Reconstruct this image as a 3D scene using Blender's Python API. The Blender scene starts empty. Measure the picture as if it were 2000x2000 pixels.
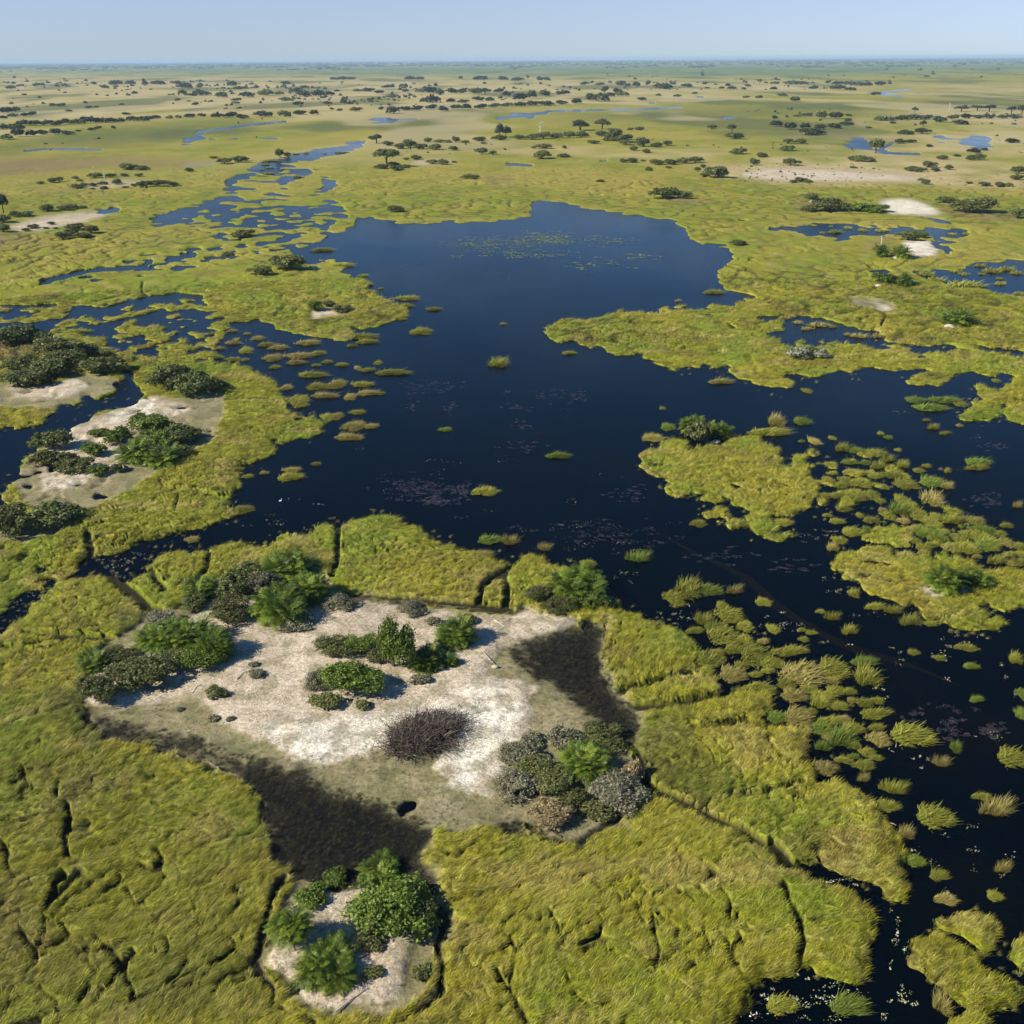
import bpy, math, random
import numpy as np
from mathutils import Matrix, Vector, Euler

scene = bpy.context.scene
COL = scene.collection
rad = math.radians

# ------------------------------------------------------------------ camera
CAM_H, FPX = 60.0, 2144.5            # height in metres, focal length in photo pixels (2000 px wide)
PITCH, ROLL = rad(22.43), rad(0.34)
cp, sp, cr, sr = math.cos(PITCH), math.sin(PITCH), math.cos(ROLL), math.sin(ROLL)
FWD = np.array([0, cp, -sp]); UP0 = np.array([0, sp, cp]); RT0 = np.array([1.0, 0, 0])
RT = RT0 * cr - UP0 * sr
UP = UP0 * cr + RT0 * sr
cd = bpy.data.cameras.new('camera')
cam = bpy.data.objects.new('camera', cd); COL.objects.link(cam)
cd.sensor_fit = 'HORIZONTAL'; cd.sensor_width = 36.0; cd.lens = 36.0 * FPX / 2000.0
cd.clip_start = 1.0; cd.clip_end = 150000.0
m = Matrix(((RT[0], UP[0], -FWD[0], 0), (RT[1], UP[1], -FWD[1], 0), (RT[2], UP[2], -FWD[2], CAM_H), (0, 0, 0, 1)))
cam.matrix_world = m
scene.camera = cam

# ------------------------------------------------------------------ light
SUN_EL, SUN_DIR = rad(35), (-0.955, -0.297)          # the direction the sun stands in, seen from above
w = bpy.data.worlds.new('World'); scene.world = w; w.use_nodes = True
nt = w.node_tree; nt.nodes.clear()
out = nt.nodes.new('ShaderNodeOutputWorld'); bg = nt.nodes.new('ShaderNodeBackground')
sky = nt.nodes.new('ShaderNodeTexSky'); sky.sky_type = 'NISHITA'; sky.sun_disc = False
sky.sun_elevation = SUN_EL; sky.sun_rotation = math.atan2(SUN_DIR[0], SUN_DIR[1])
sky.altitude = 900; sky.air_density = 1.0; sky.dust_density = 0.05; sky.ozone_density = 1.6
bg.inputs['Strength'].default_value = 0.055
tn = nt.nodes.new('ShaderNodeMix'); tn.data_type = 'RGBA'; tn.blend_type = 'MULTIPLY'; tn.inputs[0].default_value = 1.0
tcw = nt.nodes.new('ShaderNodeTexCoord'); sxyz = nt.nodes.new('ShaderNodeSeparateXYZ'); rmp = nt.nodes.new('ShaderNodeValToRGB')
nt.links.new(tcw.outputs['Generated'], sxyz.inputs[0]); nt.links.new(sxyz.outputs[2], rmp.inputs[0])
for k_, (p_, c_) in enumerate(((0.0, (.70, .93, 1.55)), (.055, (.97, 1.01, 1.45)), (.13, (.66, 1.06, 1.60)), (.35, (.44, .92, 1.40)))):     # evenly pale low air; higher stops tinted bluer to steer reflections and ambient light
    e_ = rmp.color_ramp.elements[k_] if k_ < 2 else rmp.color_ramp.elements.new(p_)
    e_.position = p_; e_.color = (*c_, 1)
nt.links.new(rmp.outputs[0], tn.inputs[7])
nt.links.new(sky.outputs[0], tn.inputs[6]); nt.links.new(tn.outputs[2], bg.inputs['Color']); nt.links.new(bg.outputs[0], out.inputs['Surface'])
sd = bpy.data.lights.new('sun', 'SUN'); sd.energy = 4.8; sd.angle = rad(0.5); sd.color = (1.0, 0.93, 0.80)
sun = bpy.data.objects.new('sun', sd); COL.objects.link(sun)
sv = Vector((SUN_DIR[0] * math.cos(SUN_EL), SUN_DIR[1] * math.cos(SUN_EL), math.sin(SUN_EL)))
sun.rotation_euler = sv.to_track_quat('Z', 'Y').to_euler(); sun.location = sv * 100
vs = scene.view_settings
vs.view_transform = 'Standard'; vs.look = 'None'; vs.exposure = 0.64; vs.gamma = 1.0; vs.use_curve_mapping = False
try:
    scene.cycles.volume_bounces = 0; scene.cycles.max_bounces = 6
    scene.cycles.transparent_max_bounces = 8
except Exception:
    pass

# ------------------------------------------------------------------ photo pixels <-> ground
HX = np.array([-600, 0, 414, 828, 1294, 1656, 2000, 2600.]); HD = np.array([14, 8, 0.5, -4, -6, -1, 9, 20.])   # lens bow of the horizon
def hor(px): return 115.0 - 0.00593 * (np.asarray(px, float) - 1000)
def bow(px, py): return np.interp(px, HX, HD) * np.clip(1 - (np.asarray(py, float) - 115) / 400.0, 0, 1)
def ground(px, py, z=0.0, fix=True):
    px = np.asarray(px, float); py = np.asarray(py, float)
    if fix: py = np.maximum(py - bow(px, py), hor(px) + 2.0)
    x, y = px - 1000, 1000 - py
    dx = FWD[0] * FPX + RT[0] * x + UP[0] * y
    dy = FWD[1] * FPX + RT[1] * x + UP[1] * y
    dz = FWD[2] * FPX + RT[2] * x + UP[2] * y
    t = (z - CAM_H) / dz
    return t * dx, t * dy
def project(X, Y, Z=0.0):
    Z = np.asarray(Z, float) - CAM_H
    u = X * RT[0] + Y * RT[1] + Z * RT[2]; v = X * UP[0] + Y * UP[1] + Z * UP[2]; d = X * FWD[0] + Y * FWD[1] + Z * FWD[2]
    return 1000 + FPX * u / d, 1000 - FPX * v / d
CR = {'F': (0, 0, .966), 'N': (0, 0, 1.), '1': (0, 0, 1.932), '2': (1000, 0, 1.932), '3': (0, 450, 2.76), '4': (650, 350, 2.76), '5': (1300, 350, 2.76),
      '6': (0, 1000, 2.76), '7': (650, 1000, 2.76), '8': (1300, 1000, 2.76), 'b1': (0, 1500, 3.864), 'b2': (450, 1650, 4.293),
      'b3': (800, 1550, 3.22), 'b4': (1400, 1550, 3.22), 't1': (0, 100, 3.864), 't2': (500, 100, 3.864), 't3': (1000, 100, 3.864),
      't4': (1500, 100, 3.864), 't5': (0, 300, 3.864), 't6': (1500, 280, 3.864), 't7': (1500, 700, 3.864)}
def P(c, *v):
    ox, oy, s = CR[c]
    a = np.array(v, float).reshape(-1, 2) / s
    return a + np.array([ox, oy])

# ------------------------------------------------------------------ noise
def perlin(x, y, seed=0):
    x = np.asarray(x, np.float32); y = np.asarray(y, np.float32)
    xi = np.floor(x); yi = np.floor(y); xf = x - xi; yf = y - yi
    xi = xi.astype(np.int64); yi = yi.astype(np.int64)
    u = xf * xf * xf * (xf * (xf * 6 - 15) + 10); v = yf * yf * yf * (yf * (yf * 6 - 15) + 10)
    def g(ix, iy, fx, fy):
        h = (ix * 374761393 + iy * 668265263 + seed * 974711) & 0xffffffff
        h = ((h ^ (h >> 13)) * 1274126177) & 0xffffffff
        h = h ^ (h >> 16)
        a = (h & 1023).astype(np.float32) * np.float32(2 * math.pi / 1024)
        return np.cos(a) * fx + np.sin(a) * fy
    n00 = g(xi, yi, xf, yf); n10 = g(xi + 1, yi, xf - 1, yf); n01 = g(xi, yi + 1, xf, yf - 1); n11 = g(xi + 1, yi + 1, xf - 1, yf - 1)
    a = n00 + u * (n10 - n00); b = n01 + u * (n11 - n01)
    return (a + v * (b - a)) * 1.5
def sstep(a, b, x):
    t = np.clip((x - a) / (b - a), 0, 1); return t * t * (3 - 2 * t)

# ------------------------------------------------------------------ materials
def mat(name):
    mt = bpy.data.materials.new(name); mt.use_nodes = True
    n = mt.node_tree.nodes; n.clear()
    o = n.new('ShaderNodeOutputMaterial')
    return mt, n, mt.node_tree.links, o
def ramp(n, l, fac, stops):
    r = n.new('ShaderNodeValToRGB'); e = r.color_ramp.elements
    while len(e) < len(stops): e.new(0.5)
    for k, (p, c) in enumerate(stops): e[k].position = p; e[k].color = (*c, 1)
    l.new(fac, r.inputs[0]); return r.outputs[0]
def mixc(n, l, mode, fac, a, b):
    x = n.new('ShaderNodeMix'); x.data_type = 'RGBA'; x.blend_type = mode
    if hasattr(fac, 'node'): l.new(fac, x.inputs[0])
    else: x.inputs[0].default_value = fac
    for s, v in ((6, a), (7, b)):
        if hasattr(v, 'node'): l.new(v, x.inputs[s])
        else: x.inputs[s].default_value = (*v, 1)
    return x.outputs[2]
def leaf_mat(name, stops, trans=0.3, objvar=0.25, rough=0.55):
    """leaf colour runs along the ramp by each leaf's own tone; each plant is a little lighter or darker"""
    mt, n, l, o = mat(name)
    a = n.new('ShaderNodeAttribute'); a.attribute_name = 'tone'
    c = ramp(n, l, a.outputs['Fac'], stops)
    oi = n.new('ShaderNodeObjectInfo')
    mr = n.new('ShaderNodeMapRange'); mr.inputs[3].default_value = 1 - objvar; mr.inputs[4].default_value = 1 + objvar
    l.new(oi.outputs['Random'], mr.inputs[0])
    h = n.new('ShaderNodeHueSaturation'); l.new(c, h.inputs['Color']); l.new(mr.outputs[0], h.inputs['Value'])
    p = n.new('ShaderNodeBsdfPrincipled'); p.inputs['Roughness'].default_value = rough; p.inputs['Specular IOR Level'].default_value = 0.25
    l.new(h.outputs[0], p.inputs['Base Color'])
    t = n.new('ShaderNodeBsdfTranslucent'); l.new(h.outputs[0], t.inputs['Color'])
    x = n.new('ShaderNodeMixShader'); x.inputs[0].default_value = trans
    l.new(p.outputs[0], x.inputs[1]); l.new(t.outputs[0], x.inputs[2]); l.new(x.outputs[0], o.inputs['Surface'])
    return mt
M = {}
M['bush_dark'] = leaf_mat('dark_bush_leaves', [(0, (.03, .042, .012)), (.5, (.125, .15, .042)), (1, (.29, .31, .095))])
M['bush_green'] = leaf_mat('green_bush_leaves', [(0, (.035, .06, .008)), (.5, (.12, .18, .022)), (1, (.27, .34, .055))])
M['bush_olive'] = leaf_mat('olive_bush_leaves', [(0, (.045, .055, .014)), (.5, (.14, .155, .042)), (1, (.28, .28, .10))])
M['bush_grey'] = leaf_mat('grey_bush_twigs', [(0, (.06, .06, .035)), (.5, (.20, .19, .11)), (1, (.36, .34, .21))], .2)
M['bush_brown'] = leaf_mat('brown_bare_twigs', [(0, (.06, .048, .037)), (.6, (.15, .12, .09)), (1, (.30, .23, .16))], .1)
M['bush_white'] = leaf_mat('white_flower_bush', [(0, (.05, .07, .02)), (.45, (.12, .15, .05)), (.55, (.45, .45, .33)), (1, (.66, .65, .50))], .2)
M['tan_grass'] = leaf_mat('dry_tan_grass', [(0, (.16, .115, .05)), (.5, (.31, .235, .105)), (1, (.48, .39, .21))], .2)
M['palm'] = leaf_mat('palm_fronds', [(0, (.03, .055, .007)), (.5, (.11, .165, .016)), (.85, (.24, .31, .035)), (1, (.40, .36, .10))], .3, .2, .4)
M['dead_frond'] = leaf_mat('dead_palm_fronds', [(0, (.25, .19, .11)), (.6, (.45, .37, .24)), (1, (.65, .58, .42))], .15)
M['far'] = leaf_mat('far_bush_leaves', [(0, (.03, .04, .018)), (.5, (.06, .075, .032)), (1, (.115, .13, .055))], .25, .4)
M['tussock'] = leaf_mat('tussock_blades', [(0, (.06, .07, .008)), (.4, (.19, .20, .02)), (.8, (.34, .33, .045)), (1, (.48, .43, .13))], .3, .25, .6)
M['tussock_dry'] = leaf_mat('dry_tussock_blades', [(0, (.11, .09, .02)), (.5, (.29, .245, .05)), (1, (.5, .43, .17))], .3, .2, .6)
M['tussock_green'] = leaf_mat('green_tussock_blades', [(0, (.05, .09, .008)), (.5, (.14, .20, .02)), (1, (.30, .34, .06))], .3, .2, .6)
def plain(name, c, rough=.85, var=.35, scale=3.0):
    mt, n, l, o = mat(name)
    p = n.new('ShaderNodeBsdfPrincipled'); p.inputs['Roughness'].default_value = rough; p.inputs['Specular IOR Level'].default_value = 0.2
    tc = n.new('ShaderNodeTexCoord'); ns = n.new('ShaderNodeTexNoise'); ns.inputs['Scale'].default_value = scale; ns.inputs['Detail'].default_value = 5
    l.new(tc.outputs['Object'], ns.inputs['Vector'])
    a = tuple(v * (1 - var) for v in c); b = tuple(v * (1 + var) for v in c)
    l.new(ramp(n, l, ns.outputs[0], [(.3, a), (.7, b)]), p.inputs['Base Color'])
    l.new(p.outputs[0], o.inputs['Surface']); return mt
M['bark'] = plain('bark', (.11, .085, .06))
M['snag'] = plain('bleached_wood', (.55, .50, .42), .8, .15)
M['stone'] = plain('pale_clay', (.46, .41, .34), .9, .25)
M['bird'] = plain('white_feathers', (.85, .84, .80), .7, .04)
M['beak'] = plain('yellow_beak', (.45, .30, .06), .5, .1)

# ------------------------------------------------------------------ mesh helpers
def np_mesh(name, V, F, tone=None, material=None, smooth=False):
    """V (n,3); F list of arrays, each (k, 3 or 4)"""
    me = bpy.data.meshes.new(name)
    V = np.asarray(V, np.float32); me.vertices.add(len(V)); me.vertices.foreach_set('co', V.ravel())
    if not isinstance(F, list): F = [F]
    F = [np.asarray(f, np.int32) for f in F if len(f)]
    idx = np.concatenate([f.ravel() for f in F]); tot = np.concatenate([np.full(len(f), f.shape[1], np.int32) for f in F])
    start = np.concatenate([[0], np.cumsum(tot)[:-1]]).astype(np.int32)
    me.loops.add(len(idx)); me.loops.foreach_set('vertex_index', idx)
    me.polygons.add(len(tot)); me.polygons.foreach_set('loop_start', start); me.polygons.foreach_set('loop_total', tot)
    me.polygons.foreach_set('use_smooth', np.full(len(tot), smooth, bool))
    me.update(calc_edges=True)
    if tone is not None:
        a = me.attributes.new('tone', 'FLOAT', 'POINT'); a.data.foreach_set('value', np.asarray(tone, np.float32))
    if material: me.materials.append(material)
    return me
def obj(name, me, parent=None, loc=None, scale=None, rotz=None, material=None):
    o = bpy.data.objects.new(name, me); COL.objects.link(o)
    if parent: o.parent = parent
    if loc is not None: o.location = loc
    if scale is not None: o.scale = scale
    if rotz is not None: o.rotation_euler[2] = rotz
    if material is not None and me is not None:
        if not me.materials: me.materials.append(material)
        o.material_slots[0].link = 'OBJECT'; o.material_slots[0].material = material
    return o
def tag(o, label=None, cat=None, group=None, kind=None):
    for k, v in (('label', label), ('category', cat), ('group', group), ('kind', kind)):
        if v: o[k] = v
    return o
# ------------------------------------------------------------------ map of the delta (traced outlines, laid out on the ground)
X0, Y0, RW, RH = -600, 60, 3200, 2440
def field(v=0.0): return np.full((RH, RW), v, np.float32)
def fill(A, pts, val=1.0):
    pts = np.asarray(pts, float) - np.array([X0, Y0])
    x, y = pts[:, 0], pts[:, 1]; x2, y2 = np.roll(x, -1), np.roll(y, -1)
    for r in range(max(0, int(y.min())), min(RH, int(y.max()) + 2)):
        yc = r + 0.5
        k = (y <= yc) != (y2 <= yc)
        if not k.any(): continue
        xs = np.sort(x[k] + (yc - y[k]) / (y2[k] - y[k]) * (x2[k] - x[k]))
        for a, b in zip(xs[::2], xs[1::2]):
            a = max(0, int(round(a))); b = min(RW, int(round(b)))
            if b > a: A[r, a:b] = val
def line(A, pts, width, val=1.0):
    pts = np.asarray(pts, float) - np.array([X0, Y0]); h = width / 2
    for (ax, ay), (bx, by) in zip(pts[:-1], pts[1:]):
        x0, x1 = int(min(ax, bx) - h - 1), int(max(ax, bx) + h + 2); y0, y1 = int(min(ay, by) - h - 1), int(max(ay, by) + h + 2)
        x0, y0 = max(0, x0), max(0, y0); x1, y1 = min(RW, x1), min(RH, y1)
        if x1 <= x0 or y1 <= y0: continue
        gy, gx = np.mgrid[y0:y1, x0:x1]
        t = np.clip(((gx - ax) * (bx - ax) + (gy - ay) * (by - ay)) / ((bx - ax) ** 2 + (by - ay) ** 2 + 1e-6), 0, 1)
        d = np.hypot(gx - ax - t * (bx - ax), gy - ay - t * (by - ay))
        s = A[y0:y1, x0:x1]; s[d < h] = val
def blur(A, s):
    n = int(3 * s) + 1; k = np.exp(-0.5 * (np.arange(-n, n + 1) / s) ** 2); k /= k.sum()
    for ax in (0, 1):
        pad = [(n, n) if a == ax else (0, 0) for a in (0, 1)]
        Bp = np.pad(A, pad, mode='edge'); R = np.zeros_like(A)
        for i, wk in enumerate(k):
            R += np.float32(wk) * (Bp[i:i + RH] if ax == 0 else Bp[:, i:i + RW])
        A = R
    return A
def ell(c, cx, cy, w, h, n=24):
    t = np.linspace(0, 2 * math.pi, n, endpoint=False)
    return P(c, np.stack([cx + w / 2 * np.cos(t), cy + h / 2 * np.sin(t)], 1))
def cat(*a): return np.concatenate(a)

LAND = field(1.0); WATER = field()
# the lake with its arms, round its shore
fill(LAND, cat(
    P('1', 1400,812, 1425,830), P('4', 240,215, 330,230, 500,235, 700,228, 900,222, 1040,205, 1095,190, 1060,160, 1085,115, 1200,120, 1350,145, 1500,175, 1680,195, 1790,210, 1880,240, 1905,285),
    P('5', 115,310, 190,350, 330,372, 345,405, 390,432, 320,455, 275,505, 290,550, 320,595, 400,620, 510,645, 500,662, 420,655, 380,665, 200,685, 100,690, 0,690),
    P('4', 1755,690, 1760,725, 1600,712, 1500,715, 1480,740, 1370,760, 1260,765, 1150,790, 1120,820, 1160,850, 1240,885, 1320,880, 1310,900, 1450,910, 1470,940, 1650,965, 1700,975, 1800,1015),
    P('5', 120,1030, 330,1010, 350,1040, 470,1048, 640,1060, 780,1075, 940,1050, 1060,1050, 1090,1010, 1200,1040, 1390,1035, 1420,1020, 1470,1030, 1350,1055, 1260,1095, 1330,1110, 1480,1115, 1560,1085, 1640,1050, 1740,1060, 1932,1085, 3200,1120),
    P('N', 2600, 2500, 1400, 2500), P('b4', 0,1560, 60,1449, 210,1330, 240,1230, 270,1165, 430,1150, 500,1095, 545,1120, 640,1150, 760,1150, 900,1170, 960,1120, 970,1050, 950,950, 960,780, 920,700, 820,640, 700,590, 580,545, 480,500,
      450,455, 560,440, 740,470, 850,545, 1000,590, 1140,680, 1170,600, 1190,480, 1180,380, 1110,270, 1000,130, 960,60, 870,0),
    P('8', 1100,1620, 1000,1500, 900,1460, 770,1490, 765,1400, 755,1300, 720,1190, 640,1170, 480,1150, 430,1120, 580,1070, 570,990, 440,980, 290,1010, 280,920, 160,860, 150,740, 60,640, 0,620),
    P('7', 1870,650, 1750,610, 1620,570, 1500,490, 1430,430, 1350,370, 1300,320, 1200,300, 1120,260, 1040,240, 960,310, 930,290, 850,250, 740,220, 600,190, 510,150, 460,90, 340,30, 230,20, 130,50, 30,85),
    P('6', 1800,75, 1700,70, 1660,140, 1480,130, 1480,170, 1420,200, 1350,190, 1290,165, 1160,190, 1130,230, 1000,210, 850,240, 780,290, 820,340, 720,370, 560,340, 420,370, 330,390, 180,510, 100,600, 0,680, -400,760),
    P('6', -400,650, 0,560, 60,500, 200,440, 330,370, 410,310, 400,290, 480,250, 600,240, 700,220, 720,170, 800,150, 980,110, 1090,90, 1200,45, 1260,20),
    P('3', 1260,1500, 1230,1460, 1280,1400, 1290,1320, 1270,1280, 1380,1250, 1490,1200, 1430,1150, 1480,1145, 1640,1135, 1750,1080, 1740,1030, 1560,990, 1540,920, 1500,860, 1460,800, 1400,760, 1280,720, 1100,700, 1030,690,
      1040,640, 1100,560, 1180,500, 1230,480, 1400,500, 1540,540, 1600,560, 1700,580, 1932,600),
    P('4', 100,810, 250,800, 300,780, 430,710, 350,670, 280,640, 160,600, 230,560, 100,510, 0,500), P('3', 1780,230, 1880,232, 1760,205, 1640,180, 1560,110, 1600,70, 1700,20),
    P('4', 60,285, 120,250, 145,205), P('1', 1355,825)), 0.0)
# arms of the river above the lake
fill(LAND, P('1', 1400,835, 1355,825, 1330,805, 1240,792, 1270,765, 1265,750, 1180,742, 1260,705, 1300,685, 1240,672, 1175,655, 1180,637, 1095,628, 1110,610, 1180,605, 1290,580, 1350,560, 1400,528, 1370,524, 1290,545, 1200,560, 1120,575, 1060,600, 1000,608, 930,645, 890,665, 840,690, 860,708, 930,690, 1010,680, 1000,720, 900,735, 820,748, 850,768, 960,750, 1100,748, 1230,750, 1290,765, 1310,800), 0.1)
fill(LAND, P('1', 850,690, 930,655, 1000,640, 1080,640, 1180,660, 1250,695, 1180,740, 1290,770, 1330,815, 1240,860, 1100,880, 860,850, 700,850, 540,840, 640,800, 790,750, 850,715), 0.46)
for e in ((1150,695,150,34), (1010,710,90,30), (1000,660,80,16), (1120,725,120,18), (930,690,70,12), (900,720,60,14), (950,745,120,20), (1100,765,200,20), (1270,735,60,14), (1080,625,60,10)): fill(LAND, ell('1', *e), .95)
for pts in ([550,822, 640,802, 690,790, 780,788, 870,783, 860,796, 740,798, 690,815, 600,828], [540,850, 640,832, 700,830, 660,848, 570,856], [1060,870, 1110,875, 1080,890],
            [660,545, 705,520, 760,500, 785,515, 760,535, 700,548], [1360,450, 1420,436, 1530,438, 1600,440, 1560,452, 1420,458]):
    fill(LAND, P('1', pts), 0.0)
for c, wd, pts in (('1', 4, [740,500, 800,490, 870,482, 940,470, 1080,456]), ('1', 2.2, [780,526, 960,522, 1120,521, 1330,521]), ('1', 3.5, [90,578, 180,568, 380,570]), ('1', 2, [380,570, 560,555, 700,545]),
                   ('2', 5, [-60,440, 40,428, 130,418]), ('2', 3.5, [130,412, 300,407, 500,403, 640,396]), ('2', 2, [640,396, 740,392, 900,392]), ('2', 3, [1340,352, 1420,346, 1510,341]),
                   ('2', 3, [1390,357, 1440,362, 1480,368]), ('2', 4, [1440,540, 1380,570, 1440,580, 1540,585]), ('3', 10, [230,285, 300,265, 380,245, 450,225]), ('3', 7, [450,225, 560,210, 680,208, 780,195, 815,165]),
                   ('3', 8, [980,135, 1050,130]), ('3', 9, [-200,400, 0,410, 120,415]), ('3', 7, [120,415, 300,405]), ('3', 10, [600,420, 700,390, 830,365, 960,350, 1080,360]), ('3', 7, [430,415, 560,425, 640,410]),
                   ('t3', 8, [0,470, 90,465, 150,480]), ('t3', 4, [1590,490, 1680,490]), ('t3', 3, [1030,370, 1080,370]), ('t3', 3, [1390,330, 1450,330]), ('t3', 5, [-40,848, 60,848, 150,855]), ('t3', 3, [660,822, 720,815])):
    line(WATER, P(c, pts), wd, 1.0)
# ponds on the right
fill(LAND, P('5', 520,268, 720,250, 900,240, 1100,265, 1400,270, 1640,280, 1600,312, 1560,325, 1420,305, 1280,295, 1080,300, 940,320, 830,305, 690,280), 0.05)
fill(LAND, P('5', 1105,490, 1190,480, 1250,510, 1400,490, 1560,490, 1680,460, 1850,440, 2100,440, 3200,440, 3200,640, 1932,635, 1780,620, 1700,600, 1560,580, 1450,560, 1400,545, 1330,520, 1200,522, 1110,525), 0.12)
fill(LAND, P('5', 480,755, 640,735, 800,740, 900,765, 1000,800, 1200,830, 1180,860, 1080,865, 1180,885, 1300,890, 1500,890, 1700,895, 1932,925, 3200,960, 3200,985, 1900,940, 1700,915, 1600,912, 1410,925, 1390,945, 1300,912, 1080,915, 1050,880, 880,880, 700,880, 640,895, 590,845, 540,800), 0.14)
fill(LAND, P('5', 1440,345, 1540,375, 1520,400, 1480,380, 1440,362), 0.0)
for pts in ([590,140, 640,125, 690,125, 650,140], [350,210, 470,200, 500,205, 400,222], [1370,212, 1500,215, 1560,240, 1480,235]): fill(LAND, P('5', pts), 0.05)
for c, e in (('t4', (690,700,230,90)), ('t4', (820,750,170,30)), ('t4', (1000,775,300,24)), ('t4', (1330,680,230,36)), ('t4', (1560,690,260,90)), ('t4', (1650,735,220,26)), ('t4', (1280,630,120,18)), ('t4', (1340,785,160,20)),
             ('t4', (1910,775,100,30)), ('t4', (1760,690,90,24)), ('t4', (1820,420,150,18)), ('t4', (770,442,60,22)), ('t4', (1800,860,170,16)), ('t4', (1770,820,120,12)), ('t1', (710,672,50,20)), ('t1', (840,668,70,10)),
             ('2', (440,735,50,14)), ('2', (330,738,40,16)), ('2', (390,725,60,8)), ('1', (385,800,160,14)), ('1', (440,797,60,26))):
    fill(LAND, ell(c, *e), 0.15)
# broken reed beds
fill(LAND, P('3', 360,415, 600,400, 830,365, 1000,350, 1090,395, 1150,440, 1230,480, 1300,500, 1300,600, 1180,690, 1030,690, 960,640, 900,600, 860,540, 640,520, 520,470, 380,450), 0.45)
fill(LAND, P('3', 830,400, 1000,380, 1110,440, 1180,520, 1150,600, 1040,640, 980,560, 900,520), 0.44)
fill(LAND, P('3', -300,400, 180,420, 440,440, 700,540, 960,620, 860,700, 640,660, 420,590, 250,540, 80,560, -300,560), 0.50)
fill(LAND, P('3', 700,120, 1000,90, 1500,60, 1560,110, 1300,150, 1200,190, 900,230, 700,260, 400,290, 450,230), 0.60)
fill(LAND, P('3', 60,500, 200,520, 280,560, 330,590, 220,580, 100,540), 0.1)
fill(LAND, P('1', 700,860, 900,850, 1240,860, 1230,930, 1180,950, 1000,930, 800,910), 0.60)
fill(LAND, P('6', -300,200, 150,160, 420,330, 300,380, 100,480, -300,560), 0.66)
# water round the sandy islands on the left
fill(LAND, P('3', -900,1010, 60,1060, 230,1040, 250,990, 420,940, 600,890, 660,800, 640,730, 700,760, 740,850, 800,890, 720,930, 560,970, 400,1050, 320,1110, 220,1150, 120,1250, 60,1350, 20,1480, 120,1520, 100,1560, 0,1570, -900,1640), 0.0)
# islands and mats of reeds
fill(LAND, P('5', -154,1500, -114,1460, -34,1440, -144,1390, -74,1370, 0,1400, 100,1410, 200,1450, 350,1400, 450,1380, 540,1390, 640,1470, 650,1540, 700,1500, 800,1510, 930,1560, 940,1590, 850,1610, 800,1640, 820,1700, 760,1790, 700,1830, 570,1830, 560,1870, 690,1900, 690,1935, 560,1962, 470,1910, 450,1800, 340,1740, 200,1740, 40,1710, -24,1670, 36,1640, -114,1590), .72)
fill(LAND, P('8', 890,290, 940,220, 1050,200, 1230,190, 1220,240, 1330,250, 1480,240, 1660,250, 1700,300, 1932,310, 2900,330, 2900,600, 1932,520, 1800,550, 1740,500, 1690,500, 1760,560, 1830,600, 1800,640, 1600,650, 1520,630, 1380,570, 1360,510, 1220,490, 1050,430, 1050,380, 940,350), .72)
fill(LAND, P('t7', 710,1350, 850,1300, 980,1280, 1070,1330, 1080,1400, 980,1415, 850,1390, 740,1385), 1.0)
fill(LAND, P('5', 320,1045, 470,1045, 600,1060, 690,1090, 680,1135, 600,1130, 550,1105, 430,1095, 350,1070), 1.0)
fill(LAND, P('5', 1660,1140, 1700,1115, 1800,1145, 1850,1100, 1932,1090, 3200,1090, 3200,1190, 1932,1190, 1800,1200, 1700,1170), 1.0)
fill(LAND, P('5', 1530,1280, 1630,1250, 1640,1200, 1740,1190, 1800,1210, 1810,1270, 1740,1305, 1620,1300), 1.0)
fill(LAND, P('5', 1815,1260, 1830,1220, 1932,1215, 3200,1210, 3200,1330, 1932,1320, 1850,1300), 1.0)
fill(LAND, P('b4', 1380,830, 1480,790, 1560,770, 1650,760, 1740,810, 1770,890, 1740,960, 1680,1010, 1600,960, 1520,890, 1430,890), 1.0)
fill(LAND, P('b4', 1200,1000, 1290,930, 1400,920, 1500,950, 1590,1040, 1650,1130, 1800,1180, 1880,1200, 1890,1280, 1850,1370, 1750,1400, 1620,1370, 1530,1310, 1420,1220, 1310,1190, 1230,1080), 1.0)
fill(LAND, P('b4', 1830,1010, 1880,930, 1932,900, 2900,880, 2900,1120, 1932,1110), 1.0)
fill(LAND, P('b4', 1440,1449, 1500,1400, 1600,1380, 1700,1449, 1700,1800, 1440,1800), 1.0)
fill(LAND, P('t7', 130,640, 420,670, 870,690, 960,780, 1130,950, 1030,1010, 830,1060, 660,1170, 480,1230, 380,1180, 380,1000, 290,860, 230,760), .35)
fill(LAND, P('t7', 690,1190, 900,1080, 1100,1060, 1300,1060, 1440,1180, 1720,1310, 1932,1400, 2700,1460, 2700,1570, 1932,1570, 1700,1540, 1500,1500, 1200,1470, 950,1420, 1080,1400, 1070,1330, 980,1280, 850,1290, 720,1340), .34)
fill(LAND, P('8', 200,570, 420,560, 600,700, 740,790, 960,820, 1010,950, 1170,1040, 1160,1250, 1010,1340, 800,1400, 770,1200, 600,1140, 570,1000, 300,950, 190,830, 160,700), .22)
fill(LAND, P('8', 1370,560, 1520,620, 1620,660, 1560,680, 1380,620), .38); fill(LAND, P('5', 60,1700, 300,1750, 450,1800, 470,1910, 350,1900, 100,1800), .42)
for e in ((700,590,150,40), (600,790,150,40), (850,580,60,30)): fill(LAND, ell('5', *e[:2], e[2], e[3]), 0.9)
fill(LAND, P('3', 1700,160, 1810,150, 1800,180, 1890,175, 1900,195, 1800,215, 1700,210), 1.0)
for e in ((1730,110,120,35),): pass
fill(LAND, P('3', 0,980, 60,960, 150,990, 230,1020, 240,1045, 60,1070, -100,1060), 0.8)
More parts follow.
